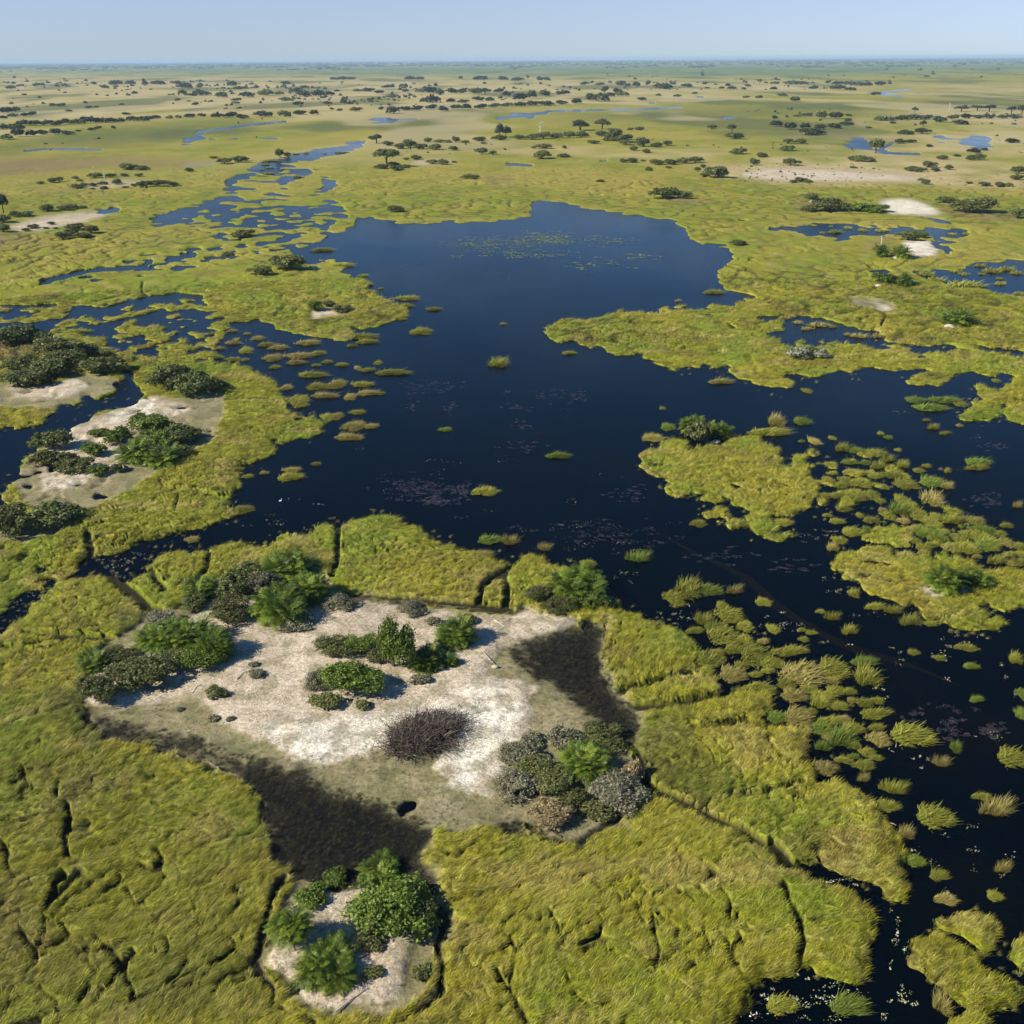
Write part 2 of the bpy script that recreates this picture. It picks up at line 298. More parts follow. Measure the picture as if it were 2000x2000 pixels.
fill(LAND, P('4', 0,815, 60,818, 0,850), 0.9)

def cap(pts, v):
    global LAND
    Mk = field(); fill(Mk, pts); LAND = np.where(Mk > .5, np.minimum(LAND, v), LAND).astype(np.float32)
cap(P('5', -170,760, 100,680, 480,660, 560,740, 560,830, 900,870, 1300,900, 1932,930, 2400,930, 2400,1120, 1932,1110, 1000,1080, 300,1050, -170,960), .74)
cap(P('3', -300,200, 500,180, 1560,60, 1932,240, 1932,560, 1200,470, 1000,350, 600,400, 300,405, -300,400), .76)
cap(P('3', 640,660, 1100,650, 1450,780, 1560,1000, 1760,1040, 1640,1150, 1200,1060, 1200,880, 900,760), .76)
cap(P('5', 400,230, 1932,230, 2400,260, 2400,480, 1900,430, 1600,460, 1000,470, 500,520, 350,450, 200,350), .80)
# trails, hippo paths and cracks
TRAIL = field()
for c, wd, pts in (
    ('6', 7, [120,660, 200,672, 300,675, 480,690, 660,712]), ('6', 10, [470,130, 485,200, 480,300]), ('6', 16, [560,340, 640,400, 700,445, 790,530]), ('6', 9, [790,530, 880,562]),
    ('6', 7, [1125,230, 1110,320, 1080,370]), ('6', 10, [815,330, 830,390, 880,430]), ('6', 8, [1820,90, 1815,200, 1815,270, 1790,360]), ('6', 5, [0,745, 120,750, 200,775, 210,790]),
    ('7', 8, [945,310, 930,340, 850,380, 800,430, 780,520]), ('7', 9, [915,360, 940,420, 930,530]), ('7', 9, [0,462, 200,476, 500,496, 780,525, 960,545]),
    ('8', 9, [-120,1075, 0,1062, 160,1035, 320,1000]), ('7', 7, [1470,1005, 1650,960, 1800,910, 1932,880]), ('7', 10, [1500,1060, 1700,1072, 1932,1050]),
    ('8', 9, [120,1170, 180,1190, 300,1172, 440,1142]), ('8', 6, [535,1170, 545,1250, 600,1330, 640,1345]), ('8', 6, [350,1555, 480,1542, 620,1510, 740,1475]),
    ('8', 14, [-60,1530, 0,1555, 150,1622, 280,1690, 400,1745, 550,1850, 640,1932]), ('b4', 13, [340,350, 440,450, 480,490]), ('7', 11, [1620,1350, 1650,1420, 1720,1520, 1800,1560, 1932,1605]),
    ('b3', 14, [530,1160, 620,1280, 690,1400, 730,1520]), ('b4', 12, [410,620, 430,700, 510,830, 530,960, 500,1080]), ('b4', 5, [600,830, 680,870]), ('b4', 5, [560,590, 600,600]),
    ('3', 4, [960,1440, 940,1530]), ('3', 4, [860,1355, 875,1400, 1050,1412, 1150,1440, 1260,1482]), ('3', 3, [1180,1000, 1300,1003, 1380,1000]), ('3', 4, [1200,915, 1300,905, 1450,905]),
    ('3', 4, [770,280, 760,330, 800,360]), ('1', 2, [700,655, 560,640]), ('t6', 3, [830,320, 880,360, 910,415]), ('t6', 3, [1070,425, 1120,390, 1180,375, 1250,345]), ('t6', 2.5, [360,330, 440,360, 540,385, 600,400]),
    ('t6', 3, [0,445, 200,440, 400,438, 800,430]), ('t6', 4, [1160,565, 1350,590, 1550,605, 1750,615]), ('t6', 3, [490,590, 490,610]), ('t6', 3, [640,605, 700,575]), ('t6', 3, [1350,640, 1400,610]),
    ('5', 4, [1185,735, 1160,800]), ('5', 3, [1650,700, 1840,710, 1930,760]), ('4', 3, [1480,80, 1560,50, 1620,20]), ('4', 3, [1500,60, 1580,30]),
    ('b1', 14, [500,340, 518,420, 505,500, 475,600, 510,700]), ('b1', 13, [20,620, 45,680, 40,780, 105,885]), ('b1', 16, [480,850, 420,900, 390,1000, 350,1090]), ('b1', 10, [560,870, 500,950, 420,1020]),
    ('b1', 13, [160,1280, 240,1370, 285,1490]), ('b1', 10, [340,1180, 330,1280, 300,1370]), ('b1', 14, [720,1330, 830,1390, 890,1500, 875,1600, 830,1670]), ('b1', 13, [1010,1450, 940,1510, 930,1600, 975,1710, 1010,1770]),
    ('b1', 11, [300,1710, 350,1780, 430,1815]), ('b1', 11, [670,1700, 620,1780, 570,1840]), ('b1', 9, [640,1470, 660,1530, 720,1600]), ('b1', 9, [470,1200, 510,1290]), ('b1', 9, [780,1720, 720,1820]), ('b1', 12, [1190,670, 1220,730, 1180,800, 1060,780]),
    ('b1', 9, [900,850, 870,920, 760,980]), ('b1', 9, [160,30, 180,130, 250,190]), ('b1', 9, [420,180, 430,270]), ('b1', 9, [1250,1350, 1270,1430, 1210,1500]), ('b1', 8, [960,950, 1010,1070, 1090,1060]),
    ('b3', 8, [1570,780, 1640,850, 1690,880, 1650,940]), ('b3', 8, [1750,870, 1870,930, 1885,1010, 1932,1020]), ('b3', 8, [1520,790, 1540,950, 1550,1040, 1500,1100]), ('b3', 7, [1660,620, 1710,665, 1780,660]),
    ('b3', 7, [1710,1030, 1760,1100, 1810,1120]), ('b3', 8, [880,780, 910,850, 940,930]), ('b3', 6, [1470,1135, 1600,1170, 1700,1240, 1750,1280]), ('b3', 10, [1030,1290, 1060,1340, 1200,1390, 1250,1340]),
    ('b3', 7, [1430,730, 1430,800, 1480,850]), ('b3', 6, [1640,990, 1620,1070, 1560,1110]), ('b3', 8, [960,1150, 1000,1220]), ('b3', 6, [1270,630, 1330,720]), ('b3', 7, [1360,650, 1400,700]), ('b3', 7, [1190,820, 1210,870]),
    ('b3', 7, [1210,960, 1230,1050]), ('b3', 7, [820,790, 815,860]), ('b3', 6, [1270,1020, 1400,1110]), ('b3', 6, [1720,1180, 1790,1090]), ('b3', 6, [1810,620, 1900,720]), ('b3', 6, [1440,620, 1520,690, 1620,620]),
    ('b4', 6, [20,640, 70,720, 70,800]), ('b4', 6, [70,830, 160,820, 170,880, 210,900]), ('b4', 6, [130,920, 160,980]), ('b4', 6, [0,900, 60,960, 60,1020]), ('b4', 5, [60,1050, 130,1080])):
    line(TRAIL, P(c, pts), wd * (1.5 if c in ('6', '7', '8', 'b4') else 1.15 if c in ('b1', 'b3') else .5 if c in ('t6', '1', '4', 't5') else .7), 1.0)
# bare sand, salt crust, short grey-green turf, black wet ground, dry grass, other tints
SAND, SALT, TURF, BLACK, DRY, RUST, GREEN, DKGREEN, RING = (field() for _ in range(9))
ISLE = cat(P('7', 0,485, 200,490, 500,525, 800,570, 950,580, 1040,535, 1150,570, 1350,585, 1330,650, 1200,700, 1340,700, 1400,800, 1450,1000, 1500,1080, 1540,1200, 1600,1330, 1680,1480, 1560,1660, 1340,1760, 1150,1760, 1040,1720, 850,1720, 620,1760, 540,1720, 500,1800, 450,1932),
            P('6', 1932,1960, 1600,1960, 1490,1932, 1450,1700, 1390,1560, 1250,1430, 1000,1330, 700,1250, 550,1230, 450,1110, 440,1000, 420,870, 560,740, 760,600, 850,560, 1000,500, 1120,420, 1300,390, 1500,300, 1700,330, 1830,450, 1932,470))
fill(TURF, ISLE, 1.0); fill(LAND, ISLE, 0.80)
fill(SAND, cat(P('7', 0,495, 200,500, 500,545, 800,585, 950,600, 1040,545, 1150,575, 1340,595, 1320,640, 1150,680, 900,740, 820,850, 880,920, 1000,930, 1120,960, 1060,1050, 1080,1150, 1000,1260, 930,1380, 880,1500, 890,1600, 760,1540, 560,1450, 540,1400, 620,1290, 400,1260, 280,1280, 0,1370),
              P('6', 1500,1310, 1300,1210, 1200,1120, 1000,1010, 900,1010, 700,1080, 560,1090, 450,1040, 500,840, 780,700, 900,600, 1050,570, 1180,480, 1400,500, 1500,430, 1700,470, 1832,450)))
fill(SALT, cat(P('7', 0,1310, 60,1340, 280,1270, 400,1240, 620,1270, 560,1400, 590,1480, 760,1540, 880,1540, 870,1440, 960,1260, 1020,1120, 980,1000, 860,950, 700,960, 560,1050, 420,1080, 250,1120, 0,1150), P('6', 1760,1150, 1500,1170, 1400,1200, 1500,1290, 1700,1360, 1800,1360)))
fill(BLACK, P('6', 450,1105, 560,1110, 700,1160, 900,1195, 1150,1275, 1400,1350, 1700,1460, 1932,1560, 2050,1580, 2000,1960, 1500,1950, 1450,1740, 1390,1570, 1250,1430, 1000,1330, 700,1260, 550,1230))
fill(BLACK, P('7', 0,1550, 200,1530, 380,1640, 480,1690, 560,1745, 500,1810, 440,1940, 300,2050, 0,2050, -300,1960)); fill(BLACK, P('b2', 400,330, 620,230, 900,180, 1480,170, 1560,60, 1560,-60, 300,-60))
fill(BLACK, P('7', 860,760, 1000,710, 1200,690, 1340,630, 1430,600, 1480,640, 1440,760, 1480,900, 1540,1000, 1590,1060, 1650,1150, 1700,1340, 1600,1290, 1420,1200, 1330,1040, 1200,950, 1080,900, 1020,830))
fill(BLACK, P('7', 680,1740, 800,1690, 950,1670, 1050,1720, 1120,1790, 1280,1800, 1500,1760, 1650,1640, 1700,1680, 1560,1780, 1300,1840, 1100,1850, 1000,1790, 850,1740))
fill(BLACK, P('b2', 1480,330, 1700,240, 1760,520, 1830,560, 1850,900, 1720,980, 1720,600, 1600,400)); line(RING, P('7', 1400,610, 1360,680, 1400,760, 1440,880, 1490,1000, 1540,1080, 1590,1180, 1630,1320, 1700,1480), 17); line(RING, P('6', 450,1105, 560,1240, 700,1270, 1000,1345, 1250,1445, 1390,1580, 1450,1750, 1500,1950), 15)
line(RING, P('7', 1060,1730, 1160,1780, 1330,1780, 1520,1690, 1660,1560), 15); line(RING, P('7', 0,480, 200,484, 500,508, 800,545, 960,560, 1040,530), 9)
line(RING, P('b2', 1720,600, 1760,850, 1770,1000, 1720,1260, 1580,1420, 1400,1540), 20)
line(RING, P('b2', 250,900, 260,1150, 350,1350, 480,1480, 700,1580), 20); line(RING, P('b2', 420,330, 330,560, 250,760, 250,900), 20)
BOT = P('b2', 300,1050, 300,860, 340,640, 440,450, 580,310, 800,240, 1000,300, 1300,380, 1600,500, 1720,800, 1720,1000, 1650,1250, 1400,1450, 1000,1530, 700,1470, 420,1340)
BOT = ell('b2', 1010, 890, 1420, 1280, 40); fill(TURF, BOT); fill(LAND, BOT, 0.85)
fill(SAND, ell('b2', 950, 900, 1130, 1020, 40)); fill(SAND, P('b2', 1200,980, 1400,960, 1500,1000, 1440,1200, 1250,1350, 1100,1300)); 0 and fill(SAND, P('b2', 350,1100, 370,860, 430,640, 540,400, 760,310, 1000,330, 1200,500, 1250,850, 1500,900, 1640,960, 1560,1250, 1300,1440, 900,1490, 480,1360))
# sandy islands on the left
for pts, wt in (([320,1110, 420,1040, 600,980, 800,900, 950,920, 1100,890, 1220,890, 1200,1000, 1150,1130, 1060,1200, 800,1340, 640,1440, 480,1510, 300,1540, 130,1490, 70,1340, 200,1190], 1), ([-100,830, 250,850, 430,780, 560,800, 650,800, 600,870, 420,930, 250,970, 100,960, -100,960], 1)):
    fill(TURF, P('3', pts)); fill(LAND, P('3', pts), 0.72)
for pts in ([340,1100, 420,1050, 600,990, 800,905, 950,925, 1040,930, 1000,1000, 800,1050, 680,1090, 640,1200, 700,1290, 560,1340, 400,1380, 260,1410, 180,1370, 240,1320, 260,1200], [0,860, 250,860, 430,790, 480,850, 360,900, 200,920, 60,890]): fill(SAND, P('3', pts))
line(SALT, P('3', 180,1380, 300,1395, 480,1360), 9); fill(SALT, P('3', 560,1010, 760,940, 860,930, 800,990, 640,1050))
fill(TURF, P('6', 150,60, 300,40, 420,80, 300,150, 150,170, 0,180, -200,180, -200,60))
fill(SAND, P('3', 1630,470, 1700,450, 1760,420, 1830,455, 1920,445, 1880,480, 1780,480, 1700,495)); fill(LAND, P('3', 1610,470, 1700,440, 1760,400, 1930,420, 1900,500, 1700,510), 1.0)
for c, e in (('3', (1545,310,100,16)), ('5', (1330,170,230,50)), ('4', (345,180,80,26)), ('4', (980,10,130,22)), ('5', (1380,365,150,60)), ('3', (1375,245,60,30)), ('5', (265,1420,80,50)), ('8', (1490,430,270,70)), ('2', (505,652,75,12)), ('5', (1530,800,60,26)),
             ('5', (1150,575,50,22)), ('5', (790,115,40,20)), ('t5', (1350,325,40,10))):
    fill(SAND, ell(c, *e))
for pts in ([1090,125, 1180,115, 1300,112, 1380,130, 1420,150, 1480,180, 1530,190, 1600,210, 1400,205, 1190,195, 1180,160], [1240,340, 1340,330, 1440,350, 1470,385, 1510,405, 1400,425, 1320,422, 1270,370]): fill(SAND, P('5', pts)); fill(SALT, P('5', pts))
fill(TURF, P('5', 960,630, 1050,650, 1200,670, 1270,705, 1180,725, 1080,705, 1000,680)); fill(SALT, P('5', 1060,680, 1140,680, 1220,690, 1240,710, 1160,715, 1070,700)); fill(SAND, P('5', 1060,680, 1140,680, 1220,690, 1240,710, 1160,715, 1070,700))
fill(BLACK, P('5', 1240,680, 1290,700, 1265,720, 1240,712))
fill(SAND, P('t5', 480,240, 700,205, 840,190, 1050,190, 1200,200, 1230,235, 1000,285, 700,300, 520,285), 0.6); fill(SAND, P('t5', 20,560, 200,500, 400,460, 640,440, 760,420, 940,435, 800,500, 600,560, 380,600, 160,620, 40,620), 0.7); fill(SALT, P('t5', 590,460, 700,440, 930,440, 900,460, 700,470))
fill(BLACK, P('t5', 680,420, 860,410, 980,435, 940,460, 900,430, 760,425), 0.5)
fill(TURF, P('t1', 1300,880, 1420,840, 1630,830, 1650,860, 1450,885)); fill(SAND, P('t1', 1540,840, 1620,845, 1630,862, 1540,865))
fill(SAND, P('t2', 1100,850, 1200,820, 1400,805, 1560,815, 1560,840, 1340,860, 1160,870)); fill(SAND, P('t2', 1280,690, 1600,690, 1932,680, 1932,740, 1600,760, 1400,750), 0.55); fill(SAND, P('t3', 0,655, 300,660, 700,690, 560,720, 0,730), 0.5)
fill(SAND, P('2', 850,645, 1000,632, 1200,640, 1400,655, 1600,675, 1560,695, 1300,690, 1060,690, 850,670), 0.9); fill(DRY, P('2', 700,640, 1000,600, 1600,610, 1932,640, 1932,720, 1500,700, 1000,700), 0.8)
fill(SAND, P('t4', 180,495, 420,490, 720,500, 780,530, 1100,540, 1400,560, 1250,590, 700,590, 420,560), 0.5); fill(SAND, P('t4', 640,475, 1000,465, 1400,460, 1900,460, 1900,490, 1400,490, 1100,485, 700,500), 0.6)
fill(SAND, P('t4', 700,775, 980,785, 1000,800, 760,800), 0.9); fill(SAND, P('t4', 880,700, 1200,700, 1500,715, 1300,740, 1000,735), 0.55); fill(DRY, P('t4', 100,640, 400,600, 800,620, 1932,600, 1932,800, 1500,850, 900,840, 560,800, 200,760), 0.45)
fill(DRY, P('1', -1000,305, 0,300, 300,298, 640,292, 1000,286, 1300,285, 1932,288, 1932,330, 1932,400, 1700,400, 1200,430, 600,445, 0,480, -1000,540), 0.75)
fill(DRY, P('2', 0,280, 500,290, 1000,298, 1300,310, 1430,322, 1300,340, 900,345, 500,380, 0,395), 0.7); fill(DRY, P('2', 1300,428, 1600,425, 1932,432, 2900,440, 2900,480, 1932,472, 1400,470), 0.6); fill(DRY, P('2', -500,545, 0,540, 400,560, 900,560, 700,610, 300,605, 0,580, -500,570), 0.45)
fill(DRY, P('2', 1450,345, 1932,335, 2900,340, 2900,375, 1932,380, 1500,372), 0.45)
for pts, v in (([0,385, 120,365, 600,345, 330,380], .8), ([700,395, 860,385, 1100,390, 900,408, 700,405], .6), ([400,460, 640,446, 1200,425, 1210,432, 700,450], .7), ([1100,370, 1400,345, 1500,352, 1250,372], .5), ([0,330, 600,340, 300,350, 0,350], .3), ([1050,300, 1932,292, 1932,302, 1300,318], .6), ([0,300, 600,294, 900,300, 500,312, 0,318], .5)): fill(SAND, P('1', pts), v * .6)
for pts, v in (([200,318, 600,310, 1000,300, 1400,320, 1000,326, 500,322], .6), ([640,300, 900,292, 1400,298, 1250,306], .6)): fill(SAND, P('2', pts), v * .7)
fill(RUST, P('t5', -300,60, 0,50, 900,40, 1500,60, 1400,100, 800,110, 300,170, 0,190, -300,200), 0.8); fill(RUST, P('t5', -300,640, 0,610, 200,640, 400,680, 300,700, 100,700, 0,740, -300,760), 0.7); fill(RUST, P('t5', 100,270, 500,300, 900,290, 860,310, 400,320, 200,300), 0.6)
for pts in ([690,140, 760,120, 820,140, 780,165, 700,165], [1420,150, 1600,180, 1760,210, 1932,215, 1932,245, 1700,235, 1540,200], [0,100, 180,110, 280,125, 130,135, 0,130]): fill(RUST, P('5', pts), 0.9)
fill(RUST, P('t6', 700,760, 850,730, 980,690, 900,760, 780,800), 0.7); fill(RUST, P('3', -200,560, 160,600, 220,650, 100,700, -200,720), 0.8); fill(RUST, P('t2', 1700,960, 1932,930, 1932,990, 1750,1000), 0.6)
fill(RUST, P('7', 1040,1680, 1150,1640, 1270,1650, 1290,1740, 1150,1790, 1050,1760), 1.0)
fill(DKGREEN, P('t1', -400,800, 0,740, 400,650, 700,610, 1300,560, 1932,520, 1932,600, 1500,600, 1300,690, 800,740, 300,745, 100,790), 0.9); fill(DKGREEN, P('t2', 0,590, 600,530, 1300,540, 1500,470, 1932,430, 1932,470, 1400,520, 900,520, 500,570, 0,600), 0.8)
fill(DKGREEN, P('2', 0,450, 400,415, 700,400, 1200,395, 1500,385, 1932,385, 2900,390, 2900,425, 1932,418, 1400,430, 900,440, 300,450), 0.75)
fill(DKGREEN, P('6', -900,900, 250,1000, 560,1300, 1300,1560, 1450,1932, 1500,2800, -900,2800), .30); fill(DKGREEN, P('b1', 1200,1500, 1700,900, 1800,1400, 1600,1932, 900,1932), 0.5); fill(DKGREEN, P('8', 0,1250, 160,1300, 350,1440, 400,1560, 200,1600, 0,1540), 0.6); fill(DKGREEN, P('7', 1450,1080, 1932,1100, 1932,1600, 1700,1450), 0.55); fill(DKGREEN, P('6', 220,980, 440,1000, 460,1120, 560,1250, 500,1330, 350,1200), 0.7)  # broad lower-left fill: olive reeds, plus corner vignetting put into their colour
fill(DKGREEN, P('6', 600,560, 850,570, 760,700, 640,700), 0.9)
GREEN[:int(152 - Y0)] = 1.0
fill(GREEN, P('8', 150,1150, 420,1100, 760,1300, 760,1480, 1000,1500, 1280,1820, 1100,1932, 700,1932, 400,1700, 250,1400), 0.35); fill(GREEN, P('3', 300,230, 1400,200, 1932,250, 1700,560, 1200,420, 700,380, 300,380), 0.45); fill(GREEN, P('t5', 900,560, 1500,520, 1932,500, 1932,966, 900,966), 0.4); fill(GREEN, P('4', 0,20, 900,60, 1000,200, 300,220), 0.35)
fill(LAND, ell('7', 395,1605, 110, 60), 0.12)                                   # a small dark waterhole
fill(BLACK, P('t1', -300,330, 0,325, 600,298, 900,292, 600,310, 0,335), 0.5); fill(BLACK, P('1', 700,280, 1300,268, 1932,262, 1932,275, 1300,284, 700,290), 0.55)
fill(BLACK, P('2', 0,264, 300,268, 500,262, 300,276, 0,278), .5)

WATER = np.clip(blur(WATER, 2.2) * 1.5, 0, 1.1); SHORE = blur(LAND, 17); LAND = blur(LAND, 5.5); TRAIL = blur(TRAIL, 1.8)
SAND = blur(SAND, 8); SALT = blur(SALT, 9); TURF = blur(TURF, 5); BLACK = np.maximum(blur(BLACK, 20), blur(RING, 6))
DRY, RUST, GREEN, DKGREEN = blur(DRY, 7), blur(RUST, 6), blur(GREEN, 9), blur(DKGREEN, 8)
def sample(A, px, py):
    u = np.clip(px - X0 - .5, 0, RW - 1.01); v = np.clip(py - Y0 - .5, 0, RH - 1.01)
    i = u.astype(np.int32); j = v.astype(np.int32); fu = (u - i).astype(np.float32); fv = (v - j).astype(np.float32)
    return (A[j, i] * (1 - fu) + A[j, i + 1] * fu) * (1 - fv) + (A[j + 1, i] * (1 - fu) + A[j + 1, i + 1] * fu) * fv

# ------------------------------------------------------------------ the ground: one sheet, finer near the camera
core = np.arange(-320, 2321, 2.0)
side = 2320 + np.cumsum(np.linspace(3, 160, 60))
cols = np.concatenate([(2000 - side)[::-1], core, side])
v1 = np.concatenate([[1.2, 1.6, 2.2, 3, 4, 5, 6, 7, 8, 9], np.arange(10, 520, 1.0), np.arange(520, 2250, 2.0)])
gx, gv = np.meshgrid(cols, v1)
gy = hor(gx) + gv
WX, WY = ground(gx, gy, fix=False)
NR, NC = gx.shape
px = gx.ravel(); py = gy.ravel(); wx = WX.ravel().astype(np.float32); wy = WY.ravel().astype(np.float32)
dist = np.hypot(wx, wy); step = dist * dist / (CAM_H * FPX) * np.where(dist > 240, 1.0, 2.0) + dist / FPX * 1.2     # size of a cell in metres
def fade(lam): return sstep(1.2, 3.0, lam / step)
def surface(wx, wy, step):
    """height, base colour and masks of the ground at world points"""
    def fd(lam): return sstep(1.2, 3.0, lam / step)
    # traced outlines, roughened by metre-sized noise
    j1, j2 = perlin(wx / 3.1, wy / 3.1, 1), perlin(wx / 3.1, wy / 3.1, 2)
    k1, k2 = perlin(wx / 1.1, wy / 1.1, 3), perlin(wx / 1.1, wy / 1.1, 4)
    X = wx + .55 * j1 * fd(3.1) + .22 * k1 * fd(1.1); Y = wy + .75 * j2 * fd(3.1) + .3 * k2 * fd(1.1)
    qx, qy = project(X, Y, 0.0); qy = qy + bow(qx, qy)
    L = sample(LAND, qx, qy); WA = sample(WATER, qx, qy); tx, ty = project(wx + .08 * j1 + .07 * k1, wy + .1 * j2 + .09 * k2, 0.0); T = sample(TRAIL, tx, ty + bow(tx, ty)); SH = sample(SHORE, qx, qy); S = sample(SAND, qx, qy); SA = sample(SALT, qx, qy); TU = sample(TURF, qx, qy); B = sample(BLACK, qx, qy)
    D = sample(DRY, qx, qy); R = sample(RUST, qx, qy); G = sample(GREEN, qx, qy); DG = sample(DKGREEN, qx, qy)
    n24 = perlin(wx / 26, wy / 34, 11) * fd(26); n10 = perlin(wx / 9, wy / 13, 12) * fd(9); n5 = perlin(wx / 4.1, wy / 5.2, 13) * fd(4.1); n2 = perlin(wx / 1.7, wy / 2.0, 14) * fd(1.7)
    n90 = perlin(wx / 90, wy / 140, 15) * fd(90); n300 = perlin(wx / 300, wy / 700, 16)
    dd = np.hypot(wx, wy); mixw = np.clip(1 - ((L - .5) / .32) ** 2, 0, 1); num = 0; den = 1e-4
    for i_, lam in enumerate((1.1, 1.9, 3.2, 5.6, 9.5, 16, 28, 50)):                # islets grow with the size of the open reach
        wl = np.exp(-(np.log(lam / (.017 * dd))) ** 2 / (2 * .55 ** 2)) * fd(lam); num = num + wl * perlin(wx / lam, wy / (lam * 1.3), 60 + i_); den = den + wl * wl
    mixn = num / np.sqrt(den)
    g = L + mixw * .60 * mixn + (1 - mixw) * (.05 * n24 + .05 * n10)
    g = np.minimum(g, 1.1 - WA * 1.05 + .12 * n10)
    H = sstep(.40, .60, g)
    # reed canopy: combed folds, mounds, cracks
    ang = .55 + .5 * perlin(wx / 22, wy / 22, 21); ca, sa = np.cos(ang), np.sin(ang)
    a = wx * ca + wy * sa + .8 * j1; b = -wx * sa + wy * ca + .8 * j2
    f1 = 1 - np.abs(perlin(a / 4.2, b / 1.5, 22)); f2 = 1 - np.abs(perlin(a / 1.9, b / .75, 23)); mound = perlin(wx / 2.6, wy / 2.6, 24); m2 = perlin(wx / .9, wy / .9, 25); big = perlin(wx / 7, wy / 8, 26)
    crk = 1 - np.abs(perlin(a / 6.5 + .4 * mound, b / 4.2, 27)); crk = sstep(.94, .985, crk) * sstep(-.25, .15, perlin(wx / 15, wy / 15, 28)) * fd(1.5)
    rough = .65 + .35 * perlin(wx / 18, wy / 18, 29)
    can = .66 + (.36 * (f1 - .6) * fd(1.5) +   .42 * (f2 - .6) * fd(.9) + .28 * mound * fd(2.6) + .16 * m2 * fd(.9)) * np.clip(1.5 * rough - .45, .15, 1.3) + .16 * big * fd(7) + .16 * n10 + .08 * n24
    far = sstep(300, 900, np.hypot(wx, wy)); hum = perlin(wx / 8.5, wy / 11, 41); hum2 = perlin(wx / 4.2, wy / 5.5, 42); mid = sstep(150, 260, dd) * (1 - sstep(900, 1600, dd))
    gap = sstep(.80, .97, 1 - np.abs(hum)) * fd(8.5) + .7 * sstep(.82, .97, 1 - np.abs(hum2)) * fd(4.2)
    can = can + mid * (.22 * hum2 * fd(4.2) + .25 * np.abs(hum) * fd(8.5) - .42 * gap * sstep(-.3, .3, n24 + .3 * n10)) - far * .2 + far * (.1 * n24 + .15 * n10 + .15 * n5)
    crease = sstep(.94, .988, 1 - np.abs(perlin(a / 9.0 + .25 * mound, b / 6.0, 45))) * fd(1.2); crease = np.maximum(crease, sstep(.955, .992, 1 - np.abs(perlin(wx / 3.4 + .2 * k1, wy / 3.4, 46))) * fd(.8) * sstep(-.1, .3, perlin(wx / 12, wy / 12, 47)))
    can = can * (.34 + .66 * sstep(.55, .98, SH + .10 * n5 + .06 * n2)) - .42 * crease * (1 - far) - .95 * sstep(.1, .6, T) * (1 - .75 * far) - .6 * crk * (1 - far)
    bare = np.clip(np.maximum(np.maximum(S, TU), B * 1.1), 0, 1)
    bare = sstep(.25, .75, bare + (.26 * n5 + .24 * n2 + .14 * k1 * fd(1.1)) * (1 - .6 * S))
    base = .10 + .22 * sstep(.45, .9, L) * (1 + .5 * n10) + .05 * mound * fd(2.6) + .30 * S * (.7 + .6 * big)
    base = base - .22 * B * sstep(.3, .9, B)
    zland = np.maximum(can, .03) * (1 - bare) + base * bare
    bed = .9 - .6 * far; z = -bed + H * (bed + zland)
    z = np.where(bare > .5, np.minimum(z, -bed + (bed + .35) / .5 * np.clip(g - .18, 0, 1)), z)
    # base colours
    def c3(r, gg, bb): return np.array([r, gg, bb], np.float32)
    def mix(A_, B_, t): t = np.clip(t, 0, 1)[:, None]; return A_ * (1 - t) + B_ * t
    n = len(wx); C = np.broadcast_to(c3(.195, .200, .012), (n, 3)).copy()
    C = mix(C, c3(.255, .235, .022), .5 + .9 * n24 + .5 * n90 + .4 * n10)
    C = mix(C, c3(.165, .21, .014), .10 + 1.0 * perlin(wx / 14, wy / 18, 31) * fd(14) + .5 * n5 + .75 * G + .3 * n300)
    C = mix(C, c3(.28, .24, .06), .8 * sstep(.15, .6, perlin(wx / 6, wy / 6, 32) + .3 * n2))
    C = mix(C, c3(.16, .125, .03), .5 * sstep(.25, .7, perlin(wx / 11, wy / 11, 33) + .4 * n2))
    C = mix(C, c3(.31, .29, .075), .5 * sstep(.80, .97, f1) * fd(1.5) * (1 - far))
    C = mix(C, c3(.29, .245, .04), sstep(180, 600, np.hypot(wx, wy)) * (.35 + .8 * n90 + .5 * n24))
    C = mix(C, c3(.07, .09, .02), DG * (.75 + .5 * n10))
    C = mix(C, c3(.10, .16, .05), sstep(.5, 1, G) * sstep(1500, 2600, np.hypot(wx, wy)) * (.8 + .5 * n300))
    C = mix(C, c3(.41, .325, .15), D * (1.0 + 1.1 * n24 + .9 * n90 + .5 * perlin(wx / 60, wy / 160, 34)))
    C = mix(C, c3(.085, .105, .03), sstep(700, 1100, dd) * .75 * sstep(.05, .4, perlin(wx / 170, wy / 480, 48) + .35 * perlin(wx / 50, wy / 120, 49)))
    C = mix(C, c3(.42, .345, .17), sstep(600, 1000, dd) * (1 - .8 * sstep(2400, 3300, dd)) * .6 * sstep(.12, .45, perlin(wx / 210, wy / 390, 50) + .4 * perlin(wx / 60, wy / 130, 51)))
    C = mix(C, c3(.20, .135, .065), R * (.9 + .5 * n10 + .4 * n5))
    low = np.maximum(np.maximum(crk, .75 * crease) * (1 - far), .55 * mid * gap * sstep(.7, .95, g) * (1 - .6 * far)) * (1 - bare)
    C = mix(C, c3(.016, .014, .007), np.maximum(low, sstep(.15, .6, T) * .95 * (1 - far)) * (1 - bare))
    sand = mix(np.broadcast_to(c3(.50, .405, .29), (n, 3)), c3(.60, .50, .37), .5 + .8 * n10 + .5 * n2)
    sand = mix(sand, c3(.80, .745, .60), SA * (.75 + .6 * n5 + .6 * n2 + .4 * m2 * fd(.9)))
    sand = mix(sand, c3(.23, .205, .11), sstep(.12, .55, perlin(wx / 2.2, wy / 2.2, 36) * fd(2.2) + .4 * perlin(wx / .55, wy / .55, 37) * fd(.55) + .15) * .55)
